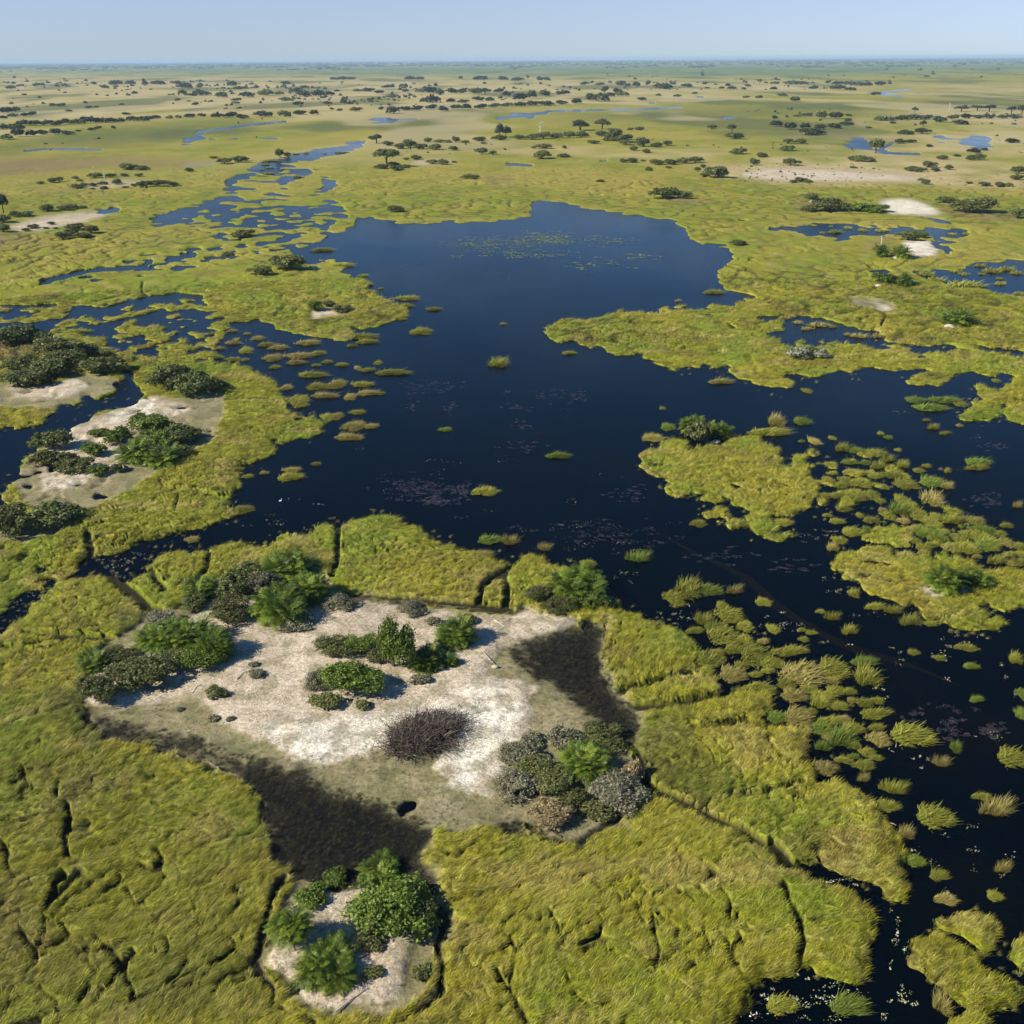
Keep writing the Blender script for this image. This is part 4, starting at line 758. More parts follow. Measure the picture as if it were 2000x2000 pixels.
edge = (HH > .62) & (HH < .85) & (BARE < .3) & (dist < 260) & (g_.uniform(size=len(px)) < .45)
emer = (HH < .3) & (MK['SH'] > .12) & (BARE < .3) & (dist < 230) & (MK['n5'] + .5 * g_.normal(size=len(px)) > .1) & (g_.uniform(size=len(px)) < .05 * np.clip(MK['SH'] * 2, 0, 1) * np.where(dist < 100, .5, 1))   # sparse stems in the shallows
def pts_of(mask, sc, tint, zoff=0.0, tilt=0.12):
    k = np.nonzero(mask)[0]; m_ = len(k)
    co = np.stack([wx[k] + g_.normal(0, .3, m_) * step[k] * .5, wy[k] + g_.normal(0, .4, m_) * step[k] * .5, np.maximum(Z[k], -.05) + zoff], 1)
    rot = np.stack([g_.normal(0, tilt, m_), g_.normal(0, tilt, m_), MK['ang'][k] + g_.normal(0, .38, m_)], 1)
    s_ = np.stack([sc[k] * g_.uniform(.8, 1.25, m_)] * 2 + [sc[k] * g_.uniform(.6, 1.15, m_)], 1)
    return co, rot, s_, tint[k]
sc0 = np.clip(.62 + dist / 300, .6, 1.5)
tintc = CC * np.clip(1.02 + .34 * g_.normal(size=(len(CC), 1)), .35, 2.2).astype(np.float32)
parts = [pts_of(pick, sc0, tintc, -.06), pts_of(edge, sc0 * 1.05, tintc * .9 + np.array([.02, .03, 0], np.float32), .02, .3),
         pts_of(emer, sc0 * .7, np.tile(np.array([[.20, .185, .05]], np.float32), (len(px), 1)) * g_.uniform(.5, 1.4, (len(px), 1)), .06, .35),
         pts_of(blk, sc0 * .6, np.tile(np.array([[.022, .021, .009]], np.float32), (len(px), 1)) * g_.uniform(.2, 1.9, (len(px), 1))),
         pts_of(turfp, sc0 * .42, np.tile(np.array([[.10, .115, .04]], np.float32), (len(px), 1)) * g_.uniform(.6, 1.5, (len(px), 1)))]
co, rot, scl, tnt = (np.concatenate([q[i] for q in parts]).astype(np.float32) for i in range(4))
print('reed tufts', len(co))
pme = bpy.data.meshes.new('marsh_reeds'); pme.vertices.add(len(co)); pme.vertices.foreach_set('co', co.ravel())
for nm, ar in (('rot', rot), ('scl', scl)):
    at = pme.attributes.new(nm, 'FLOAT_VECTOR', 'POINT'); at.data.foreach_set('vector', ar.ravel())
at = pme.attributes.new('tint', 'FLOAT_COLOR', 'POINT'); at.data.foreach_set('color', np.concatenate([np.clip(tnt, .003, .8), np.ones((len(tnt), 1), np.float32)], 1).astype(np.float32).ravel())
ng = bpy.data.node_groups.new('reed_scatter', 'GeometryNodeTree')
ng.interface.new_socket('Geometry', in_out='INPUT', socket_type='NodeSocketGeometry'); ng.interface.new_socket('Geometry', in_out='OUTPUT', socket_type='NodeSocketGeometry')
gi = ng.nodes.new('NodeGroupInput'); go = ng.nodes.new('NodeGroupOutput'); ip = ng.nodes.new('GeometryNodeInstanceOnPoints'); ci = ng.nodes.new('GeometryNodeCollectionInfo')
ci.inputs['Collection'].default_value = hid; ci.inputs['Separate Children'].default_value = True; ci.inputs['Reset Children'].default_value = True
ip.inputs['Pick Instance'].default_value = True
def named(nm):
    q = ng.nodes.new('GeometryNodeInputNamedAttribute'); q.data_type = 'FLOAT_VECTOR'; q.inputs['Name'].default_value = nm; return q.outputs['Attribute']
ng.links.new(gi.outputs[0], ip.inputs['Points']); ng.links.new(ci.outputs[0], ip.inputs['Instance']); ng.links.new(named('rot'), ip.inputs['Rotation']); ng.links.new(named('scl'), ip.inputs['Scale'])
ng.links.new(ip.outputs[0], go.inputs[0])
ro = tag(obj('marsh_reeds', pme), kind='stuff'); md_ = ro.modifiers.new('scatter', 'NODES'); md_.node_group = ng

# ------------------------------------------------------------------ floating leaves and weed on the water (uncountable)
def scatter_on_water(zones, size, seed):
    r = rng(seed); out = []
    for c, cx, cy, w_, h_, k in zones:
        q = P(c, cx, cy)[0]; s = CR[c][2]; kc = max(2, k // 9); cc_ = r.normal(size=(kc, 2)) * np.array([w_, h_]) / s * .32 + q; a = cc_[r.integers(kc, size=k)] + r.normal(size=(k, 2)) * np.array([w_, h_ * .8]) / s * .045
        x, y = ground(a[:, 0], a[:, 1]); out.append(np.stack([x, y], 1))
    return np.concatenate(out)
def open_water(XY):
    d_ = np.hypot(XY[:, 0], XY[:, 1]); z, _, H_, _, _ = surface(XY[:, 0].astype(np.float32), XY[:, 1].astype(np.float32), (d_ * d_ / (CAM_H * FPX) * 2).astype(np.float32)); return XY[(H_ < .2) & (z < -.1)]
def pads(name, XY, smin, smax, colr, seed, tilt=.05, aspect=.8, var=.5):
    r = rng(seed); k = len(XY); th = r.uniform(0, 6.28, k); d_ = np.hypot(XY[:, 0], XY[:, 1]); s = smin + (smax - smin) * r.uniform(0, 1, k) ** 2.2
    V = []
    for j in range(6):
        a = j * math.pi / 3 + .3; u = np.cos(a) * s; v = np.sin(a) * s * aspect
        V.append(np.stack([XY[:, 0] + u * np.cos(th) - v * np.sin(th), XY[:, 1] + u * np.sin(th) + v * np.cos(th), .012 + np.abs(u) * r.uniform(0, tilt, k) * 1.0 + .004 * r.uniform(size=k)], 1))
    V = np.stack(V, 1).reshape(-1, 3); F = np.arange(6 * k).reshape(-1, 6)
    me = np_mesh(name, V, F, np.repeat(r.uniform(size=k), 6), leaf_mat(name, colr, .1, .0, .35)); return tag(obj(name, me), kind='stuff')
Z1 = [('4', 1100,330,600,40,900), ('4', 800,350,420,50,500), ('4', 1030,405,420,40,600), ('4', 1520,330,360,30,260), ('4', 1360,455,240,40,260), ('4', 1650,415,260,30,220), ('4', 1640,480,80,20,40), ('4', 1180,310,260,50,700)]
Z2 = [('4', 560,1120,400,120,26), ('4', 1100,1200,700,300,50), ('4', 700,1600,900,300,70), ('4', 1300,1750,500,300,60), ('4', 560,1780,500,120,50), ('4', 1500,1600,400,200,24), ('4', 250,1330,300,400,24),
      ('7', 1500,150,500,120,60), ('7', 1650,400,200,200,70), ('7', 1800,560,200,120,110), ('7', 1150,80,400,120,50), ('8', 100,550,260,120,110), ('8', 650,600,260,120,120), ('8', 880,700,300,90,60), ('8', 950,420,140,160,60),
      ('8', 1250,600,500,200,70), ('8', 1500,760,300,160,120), ('8', 1250,750,160,90,46), ('8', 1850,880,160,200,50), ('8', 1740,1190,300,200,60), ('8', 1150,960,160,120,50), ('8', 1380,1330,140,120,60), ('8', 800,120,300,140,90),
      ('8', 1650,700,260,120,50), ('b4', 1700,330,500,300,80), ('b4', 1350,420,300,400,70), ('b4', 640,1320,700,260,420), ('b4', 1100,950,140,400,110), ('b4', 800,560,360,120,110), ('b4', 1200,1340,300,200,120), ('b4', 330,1260,240,120,160), ('b4', 560,1120,120,120,60),
      ('6', 560,280,340,120,260), ('6', 180,450,340,180,300), ('6', 900,220,300,120,70), ('6', 1500,60,600,90,80), ('t7', 1300,560,700,240,40), ('t7', 1100,300,900,300,30), ('t7', 1600,900,500,400,30), ('t7', 350,1310,240,140,90), ('t7', 560,1750,240,240,70),
      ('3', 1650,1480,500,160,26), ('3', 1250,640,500,160,60), ('5', 950,700,700,300,50)]
CREAM = [(0, (.20, .22, .07)), (.5, (.36, .36, .17)), (1, (.62, .60, .48))]
pads('lily_leaves', open_water(scatter_on_water([(a, b, c, d, e, int(k * .8)) for a, b, c, d, e, k in Z1], .4, 31)), .15, .42, [(0, (.10, .15, .03)), (.6, (.20, .24, .06)), (1, (.42, .42, .20))], 32, .3)
zz2 = open_water(scatter_on_water([(a, b, c, d, e, int(k * .7)) for a, b, c, d, e, k in Z2], .4, 33)); pads('floating_leaves', zz2, .035, .11, CREAM, 34, 1.2, .5)
Z3 = [('4', 520,1120,260,60,130), ('4', 640,1230,70,60,50), ('4', 990,1225,120,40,60), ('4', 1020,1325,80,40,50), ('4', 1240,1170,220,80,90), ('4', 1320,1180,100,50,50), ('4', 450,1670,330,90,260), ('4', 550,1730,220,60,140), ('4', 695,1680,70,80,120), ('4', 1020,1430,150,60,60), ('4', 440,1220,80,50,40),
      ('4', 1590,1700,180,60,70), ('7', 1480,130,500,130,170), ('8', 300,230,340,80,60), ('8', 700,290,240,60,50), ('8', 1560,1150,260,140,90), ('8', 1770,1170,130,70,70), ('8', 1340,1080,160,100,40), ('t7', 1620,1080,260,120,90), ('t7', 1720,670,160,70,50), ('4', 1400,520,90,30,30), ('4', 900,530,100,20,26), ('4', 430,470,180,40,40)]
pads('water_weed', open_water(scatter_on_water([(a, b, c, d, e, k * 3) for a, b, c, d, e, k in Z3], .4, 35)), .10, .38, [(0, (.012, .009, .011)), (.6, (.03, .02, .022)), (1, (.075, .052, .048))], 36, .0, .3)

# broken twigs and stalks strewn over the sandy islands (uncountable)
r = rng(51); tk = np.nonzero((BARE > .7) & (dist < 190) & (Z > .12) & (MK['B'] < .5) & (r.uniform(size=len(px)) < np.where(perlin(wx / 3, wy / 3, 52) > .1, .020, .003)))[0]
kk = len(tk); th = r.uniform(0, 6.28, kk); ll = r.uniform(.12, .55, kk); ww = r.uniform(.008, .022, kk); dx_, dy_ = np.cos(th), np.sin(th); z1, z2 = Z[tk] + .03, Z[tk] + .03 + r.uniform(0, .22, kk)
Vt = np.stack([np.stack([wx[tk] + sx_ * ww * -dy_ + e_ * ll * dx_, wy[tk] + sx_ * ww * dx_ + e_ * ll * dy_, zz_], 1) for sx_, e_, zz_ in ((-1, 0, z1), (1, 0, z1), (.5, 1, z2), (-.5, 1, z2))], 1).reshape(-1, 3)
tag(obj('twig_litter', np_mesh('twig_litter', Vt, np.arange(4 * kk).reshape(-1, 4), np.repeat(r.uniform(size=kk), 4), leaf_mat('twig_litter', [(0, (.05, .04, .025)), (.6, (.14, .11, .07)), (1, (.42, .36, .26))], .0, .0, .8))), kind='stuff')

# ------------------------------------------------------------------ grass tussocks standing in the water
def many(c, rows, label, group, kinds=('tussock',), lod='near', wisp=0.0):
    a = np.array(rows, float).reshape(-1, 4)
    for cx, cy, w_, h_ in a:
        wi = R_.uniform() < wisp * .4; tussock(c, cx, cy, w_, h_, label, group, kinds[int(R_.integers(len(kinds)))], lod, wi)
K3 = ('tussock', 'tussock', 'tussock', 'tussock', 'tussock_green', 'tussock_dry')
G1 = 'grass tussocks in the dark water right of the big sandy island'
many('8', [220,800,140,110, 350,880,130,100, 350,745,80,60, 460,770,140,130, 560,820,120,90, 620,760,120,60, 690,750,120,60, 500,950,140,70, 640,930,90,70, 680,990,130,90, 590,1110,100,80, 700,1110,150,120, 420,620,80,70, 420,690,70,70, 300,670,150,140, 330,560,130,100, 200,590,90,60, 150,645,100,45, 300,510,60,60, 210,860,80,60, 270,760,70,50, 400,830,70,50, 520,700,60,40, 540,860,60,40, 480,880,70,40, 240,620,70,60, 380,580,60,50],
     'yellow green tussock packed among others in the water right beside the big sandy island', G1, K3, wisp=.2)
many('8', [720,880,200,150, 890,850,150,130, 830,1000,110,80, 910,970,100,70, 990,970,60,50, 930,1050,90,60, 830,1040,90,60, 1060,1030,100,60, 1140,1020,60,50, 840,1170,110,100, 940,1230,130,110, 1000,1170,100,80, 880,1130,130,50, 1130,1165,90,40, 1140,1230,110,90, 1080,1300,80,60, 840,1275,80,40, 950,1340,90,50, 1060,1370,110,70, 1130,1330,70,40, 760,960,70,50, 960,1120,60,50, 1050,1180,50,40, 780,1080,60,50, 1010,1260,60,50, 900,920,60,40, 1000,1020,50,40, 880,1220,70,50, 1010,1320,60,40, 760,1180,50,40],
     'shaggy tussock in the belt of scattered clumps between the bright green mat and open channel', 'scattered tussocks along the channel', K3, wisp=.25)
many('8', [1670,1015,80,40, 1640,835,80,45, 1610,735,110,50, 985,650,80,45, 895,575,70,40, 1310,600,110,40, 1420,605,80,40, 1120,515,100,45, 1225,540,80,40, 1010,445,50,50, 830,540,50,30, 1880,800,60,60, 740,690,50,40, 1060,810,140,60, 575,635,60,60, 1330,760,60,40, 1470,790,60,40, 780,655,60,30, 730,640,50,30],
     'small loose grass clump standing alone in the open black channel, among floating leaves', 'small clumps in the open channel', K3, wisp=.6)
many('8', [1635,125,100,60, 1720,180,110,80, 1835,165,60,50, 1900,190,60,40, 1920,230,60,40, 1780,270,100,40, 1870,280,80,40, 1530,195,100,50, 1620,200,100,70, 1450,140,100,60, 1290,240,90,60, 1390,220,60,40, 1370,100,100,60, 1430,60,80,60, 1530,50,100,50, 1660,50,100,50, 1080,95,50,40, 1000,110,110,60, 1490,110,70,40, 1580,150,70,50, 1680,90,60,40, 1430,180,60,40, 1340,160,60,40, 1800,120,60,40],
     'golden tussock in the thick belt just above the reed mat with the palms, far right', 'tussocks above the palm mat', K3, wisp=.3)
many('t7', [660,700,110,60, 560,690,110,60, 610,790,140,40, 730,790,70,50, 830,820,100,50, 900,770,90,30, 930,885,150,70, 1030,890,60,80, 620,865,120,60, 570,920,90,70, 540,960,110,60, 690,945,160,90, 800,890,110,60, 870,975,65,50, 1030,955,160,100, 520,1040,150,60, 640,1050,180,90, 775,1035,100,90, 560,1140,110,60, 440,1190,70,40, 510,1235,110,55, 690,1190,50,50, 770,1225,120,60, 1000,1070,100,100, 980,1150,150,100, 900,1190,90,80, 1010,1230,90,60, 1120,1180,120,120, 1200,1230,120,60, 1260,1200,90,70, 1270,1270,90,40, 740,870,70,40, 480,870,80,40, 840,1080,70,50, 1080,1110,70,60, 860,1150,70,50, 700,870,70,50, 460,800,90,40, 440,920,90,60, 420,1040,80,60],
     'rounded olive tussock crowded at the ragged right edge of the big floating reed mat', 'tussocks at the edge of the big reed mat', K3, wisp=.2)
many('t7', [1540,1230,100,90, 1600,1260,60,60, 1650,1300,110,70, 1640,1370,140,130, 1790,1400,90,80, 1890,1410,80,40, 1790,1265,90,50, 1820,1480,90,50, 1910,1480,70,60, 1500,1450,130,80, 1380,1430,120,90, 1270,1350,100,100, 1240,1405,100,50, 1160,1430,100,70, 1100,1290,120,60, 1160,1330,100,60, 1030,1510,110,80, 1165,1475,90,50, 1720,1540,130,60, 1880,1550,100,50, 1380,1155,120,60, 1390,1220,110,70, 1400,1340,60,40, 1330,1380,60,40, 1700,1440,70,50, 1570,1500,70,40, 1440,1380,70,40],
     'pale spiky tussock in the loose belt between two reed mats near the right edge', 'tussocks between the two right hand mats', K3, wisp=.5)
many('t7', [250,630,50,25, 345,630,80,80, 480,605,50,40, 845,570,50,35, 905,600,60,40, 290,250,60,50, 975,695,50,35, 1190,470,60,20, 1240,530,80,30, 1330,570,90,30, 1880,1120,60,40, 1130,850,80,45, 1190,815,60,40, 1350,860,45,35, 1300,840,30,25, 640,1780,60,70, 800,1880,120,60, 940,1905,100,50, 1440,510,50,30],
     'tiny grass clump alone on open blue water between the right hand reed mats', 'lone tiny clumps on the right hand water', K3, wisp=.5)
many('3', [1565,1295,90,40, 1555,1335,130,60, 1700,1262,50,28, 1300,1510,100,60, 1600,925,110,90, 1740,895,140,40, 1800,835,100,60, 1700,845,100,50, 1885,900,55,55, 1605,680,150,45, 1590,715,100,35, 1710,665,70,35, 1460,690,90,50, 1495,635,100,35, 1650,610,120,40, 1250,698,80,30, 1150,685,100,25, 1320,700,40,20, 1840,727,60,25, 1760,712,60,25, 1700,730,50,20, 1385,585,70,30, 1430,620,90,30, 1320,650,70,45, 1250,610,90,25, 1180,640,60,20, 1100,660,60,20, 1540,850,60,40, 1760,1010,70,50, 1280,1290,60,30, 1330,1330,60,30, 1420,1310,50,25, 1150,560,60,18, 1250,545,60,18, 1330,560,40,16, 1480,740,60,25],
     'yellow green tussock in the scatter of islets off the left shore of the lake', 'islets off the left lake shore', ('tussock', 'tussock', 'tussock_dry'))
many('4', [45,1003,65,25, 130,1020,35,30, 182,1032,80,30, 240,993,45,30, 150,1110,115,42, 180,1158,120,40, 85,1178,55,50, 258,1157,40,25, 125,1260,80,35, 105,1335,120,65, 198,1335,80,38, 75,1395,145,50, 20,1280,60,60, 10,1110,80,60], 'low grass islet in the outermost line of islets on the left half of the lake', 'outermost islets on the left half of the lake', ('tussock', 'tussock', 'tussock_dry'))
many('4', [150,850,150,45, 175,880,110,35, 98,900,55,22, 390,645,120,35, 390,685,75,28, 370,757,45,20, 205,610,55,22, 160,523,55,18, 258,592,30,14, 180,570,70,20], 'oval grass islet hugging the tip of the reed point on the left of the lake', 'islets round the left reed point', ('tussock',))
many('t6', [600,640,60,35, 505,675,110,25, 715,660,55,25, 855,665,90,25, 405,678,35,20, 470,630,30,24, 310,615,50,18, 180,620,60,16, 1390,690,40,20, 1490,690,60,24], 'grass islet in the narrow blue pond in front of the white salt pan', 'islets in the salt pan pond', ('tussock',), 'far')
many('5', [1400,515,80,30, 1450,550,110,30, 1610,575,210,40, 1605,515,45,22, 1800,567,60,20, 1755,500,100,30, 1830,490,90,24, 1690,470,60,18, 1890,510,60,20, 1800,540,40,14, 1900,620,50,20, 1560,500,50,16, 1700,515,40,14], 'grass islet in the blue pond at the right edge beyond the palm clump', 'islets in the right edge pond', ('tussock',), 'far')
many('5', [710,775,50,20, 820,790,110,24, 640,750,60,20, 980,840,40,18, 760,810,60,18, 900,800,40,16, 1040,850,90,22, 1140,850,80,24, 1340,870,50,18, 1700,880,50,18, 1780,885,50,18, 1850,915,90,22], 'grass hummock in the winding channel through the right hand reed beds', 'hummocks in the right hand winding channel', ('tussock', 'tussock_dry'), 'far')
many('t2', [100,830,110,24, 70,860,60,14, 100,882,70,14, 215,895,60,12, 165,938,45,14, 90,925,100,18, 320,950,80,16, 40,945,90,16, 640,762,100,12, 520,770,30,8, 380,770,40,8, 300,775,50,8, 450,895,60,10, 40,895,40,8], 'flat reed islet in the blue river arm above the lake', 'islets in the river arm above the lake', ('tussock',), 'far')
for row in (('4', 885,1000,100,50, 'small round grass tussock with a fringe of pale stalks, alone mid lake', 'tussock', 1), ('4', 600,1353,65,30, 'smallest of the lone green tussocks on the lake, left of centre', 'tussock_green', 0), ('4', 1205,1495,130,42, 'long sloping bright green tussock alone on the lake below its centre', 'tussock_green', 0),
            ('4', 810,1688,130,62, 'rounded olive tussock on the lake just above the big sandy island', 'tussock', 0), ('4', 1268,940,75,26, 'flat oval tussock just below the tip of the right hand reed peninsula', 'tussock', 0), ('4', 540,703,80,28, 'narrow grass islet on open lake right of the left reed point', 'tussock', 0),
            ('4', 465,825,110,50, 'split grass islet with dry stalks on its left, off the left reed point', 'tussock', 0), ('4', 918,782,40,12, 'thin brown sliver of floating reeds in the middle of the lake', 'tussock_dry', 0), ('4', 310,1047,180,22, 'stringy line of low grass off the left islets', 'tussock', 0),
            ('4', 1860,657,35,18, 'tiny brown mound on the lake above the right hand peninsula', 'tussock_dry', 0), ('5', 255,613,110,30, 'oval grass islet close to the right lake shore in the upper bay', 'tussock', 0), ('3', 1730,108,120,30, 'lone oval islet at the upper left of the lake near the river mouth', 'tussock', 0), ('3', 1840,193,120,28, 'long finger shaped islet under the oval one at upper left of the lake', 'tussock', 0),
            ('3', 1675,783,155,40, 'broad flat islet, biggest of those off the left shore', 'tussock', 0), ('3', 1030,1670,70,45, 'reddish dry tussock in the narrow channel above the left reed beds', 'tussock_dry', 0), ('7', 840,155,130,60, 'plump green tussock off the top of the big reed mat above the sandy island', 'tussock_green', 0),
            ('7', 950,165,80,45, 'wispy straw coloured tussock right beside the plump green one', 'tussock_dry', 1), ('7', 1140,200,65,40, 'small tuft of upright straw stalks alone above the island palms', 'tussock_dry', 1), ('7', 1365,285,80,60, 'round dense tussock just off the palms at the island tip', 'tussock', 0), ('7', 1640,255,110,55, 'bushy tussock with reed stalks among lily leaves, right of the round one', 'tussock_green', 1),
            ('7', 800,235,110,50, 'dry fringed tussock touching the top edge of the big reed mat', 'tussock_dry', 0), ('8', 40,470,100,100, 'left one of the pair of joined tussocks off the island tip', 'tussock', 0), ('8', 115,425,110,110, 'taller right one of the joined tussock pair off the island tip', 'tussock', 1), ('8', 230,425,120,75, 'round green tussock right of the joined pair', 'tussock_green', 0), ('8', 370,432,80,42, 'thin tussock of upright stalks right of the round green one', 'tussock_dry', 1),
            ('8', 520,490,75,58, 'neat dome of grass alone beside the pale sunken path in the channel', 'tussock', 0), ('8', 1120,1095,160,70, 'broad tussock above the block shaped one', 'tussock', 0), ('8', 1310,1210,210,140, 'large block shaped tussock, biggest in the belt of scattered clumps', 'tussock', 0), ('8', 850,1385,120,90, 'grey green tussock at the lower end of the belt, beside the bright mat', 'tussock_dry', 0), ('8', 1075,900,120,110, 'star shaped spiky tussock with fallen stalks on its right', 'tussock', 1),
            ('8', 1480,1360,80,40, 'ragged little tussock beside pale dead stalks in the dark channel', 'tussock_dry', 1), ('8', 1860,1330,150,120, 'large round tussock near the right edge above the two dry ones', 'tussock', 0), ('8', 1560,1280,50,60, 'forked spray of reed stalks in the reddish water', 'tussock_green', 1), ('8', 1930,1100,80,90, 'deep green clump cut by the right edge, lower of two', 'tussock_green', 0), ('8', 1920,985,60,80, 'deep green clump cut by the right edge, upper of two', 'tussock_green', 0),
            ('b4', 390,1340,180,130, 'domed tussock with a tan top near the bottom edge, left of its pair', 'tussock', 0), ('b4', 815,1340,230,150, 'broad leafy tussock near the bottom edge, right of its pair', 'tussock_green', 0), ('b4', 1355,155,210,160, 'large round tussock alone in black water right of the bright green mat', 'tussock', 0), ('b4', 1750,110,190,100, 'brown striped tussock of dry upright reeds near the right edge', 'tussock_dry', 1), ('b4', 1660,25,120,60, 'small green tussock just above the brown striped one', 'tussock', 0),
            ('b4', 1065,80,130,90, 'shaggy tussock off the right corner of the bright green mat', 'tussock', 0), ('b4', 1180,260,90,80, 'straw coloured ragged tussock below the shaggy one', 'tussock_dry', 1), ('b4', 1240,430,110,90, 'leafy tussock at the lower right tip of the bright green mat', 'tussock_green', 0), ('b4', 1390,520,120,80, 'upper of two middle sized tussocks in the black channel', 'tussock', 0), ('b4', 1430,670,130,85, 'lower of two middle sized tussocks in the black channel, brown rimmed', 'tussock_dry', 0),
            ('b4', 1740,650,90,80, 'compact tussock above the two long mats at the lower right', 'tussock', 0), ('b4', 1790,480,100,40, 'flat straggly tussock in the black channel near the right edge', 'tussock_dry', 1), ('b4', 1410,1340,90,130, 'spray of fallen reed stalks below the long curved mat', 'tussock_dry', 1), ('b4', 410,540,120,90, 'brown rimmed tussock in the fork of the black ditch', 'tussock', 0), ('b4', 545,590,100,60, 'small tussock at the head of the square reed mat', 'tussock', 0), ('8', 1060,1445,60,40, 'thin tuft of dry reeds left of the big round tussock', 'tussock_dry', 1), ('8', 1220,1500,120,60, 'low wide tussock with pale stalks right of the bright mat', 'tussock', 1),
            ('5', 1340,1195,100,45, 'small oval islet at the left end of the right hand islet group', 'tussock_green', 0), ('5', 1415,1237,170,50, 'long low islet below the small oval one', 'tussock_green', 0), ('5', 1490,1195,160,42, 'twin humped islet right of the small oval one', 'tussock_green', 0), ('5', 1590,1218,70,34, 'little islet between the twin humped one and the big mats', 'tussock', 0), ('5', 1675,1530,130,50, 'bright green two part islet alone on the right hand water', 'tussock_green', 0), ('5', 1670,1560,120,40, 'lower half of the bright two part islet', 'tussock', 0),
            ('5', 730,1308,90,55, 'hook shaped green islet above the big floating reed mat', 'tussock_green', 0), ('5', 550,1368,200,50, 'low mat like islet touching the top of the big floating mat', 'tussock', 0), ('5', 590,1310,80,90, 'tall pale plume of grass on the low islet above the big mat', 'tussock_dry', 1), ('5', 1780,1090,40,24, 'tiny islet in the gap of the right hand reed beds', 'tussock', 0), ('5', 290,1095,130,30, 'brown dead reed drift at the tip of the small detached mat', 'tussock_dry', 0), ('t7', 625,1320,140,80, 'oval tussock left of the split mat, above the palm mat', 'tussock', 0), ('t7', 530,1380,90,65, 'small round tussock below the oval one', 'tussock', 0),
            ('t7', 480,1440,80,60, 'brownish frayed tussock, lowest of three stepping down to the channel', 'tussock_dry', 1), ('t7', 1230,940,180,100, 'big leafy tussock at the outer end of the tussock belt', 'tussock_green', 0), ('t7', 1350,975,80,50, 'frayed pale tussock against the right side of the big leafy one', 'tussock_dry', 1), ('t7', 1230,1075,130,110, 'tall feathery golden tussock leaning right', 'tussock_dry', 1), ('t7', 1510,1330,130,75, 'broad golden tussock facing the open water, upper right belt', 'tussock', 0), ('t7', 800,720,150,70, 'long humped tussock at the top of the tussock belt', 'tussock', 0),
            ('t7', 1010,810,80,55, 'pointed tussock at the top right of the tussock belt', 'tussock', 1), ('t7', 110,1245,120,70, 'round tussock tucked under the foot of the big floating mat', 'tussock', 0), ('8', 170,65,80,50, 'tussock beneath the lower left of the big floating mat', 'tussock', 0), ('8', 380,65,120,60, 'wide tussock under the middle of the big floating mat', 'tussock', 0), ('8', 930,155,70,50, 'dome of grass left of the palm mat top', 'tussock', 0), ('4', 1775,1238,32,24, 'tiny green speck of grass left of the palms on the big floating mat', 'tussock_green', 0), ('4', 1800,1340,70,50, 'bright clump at the left foot of the palms on the floating mat', 'tussock_green', 0), ('4', 1720,1400,110,50, 'pale frayed tussock at the upper left corner of the big floating mat', 'tussock_dry', 0)):
    c_, cx_, cy_, w_, h_, lb, kd, wi = row; tussock(c_, cx_, cy_, w_, h_, lb, None, kd, 'near', bool(wi))

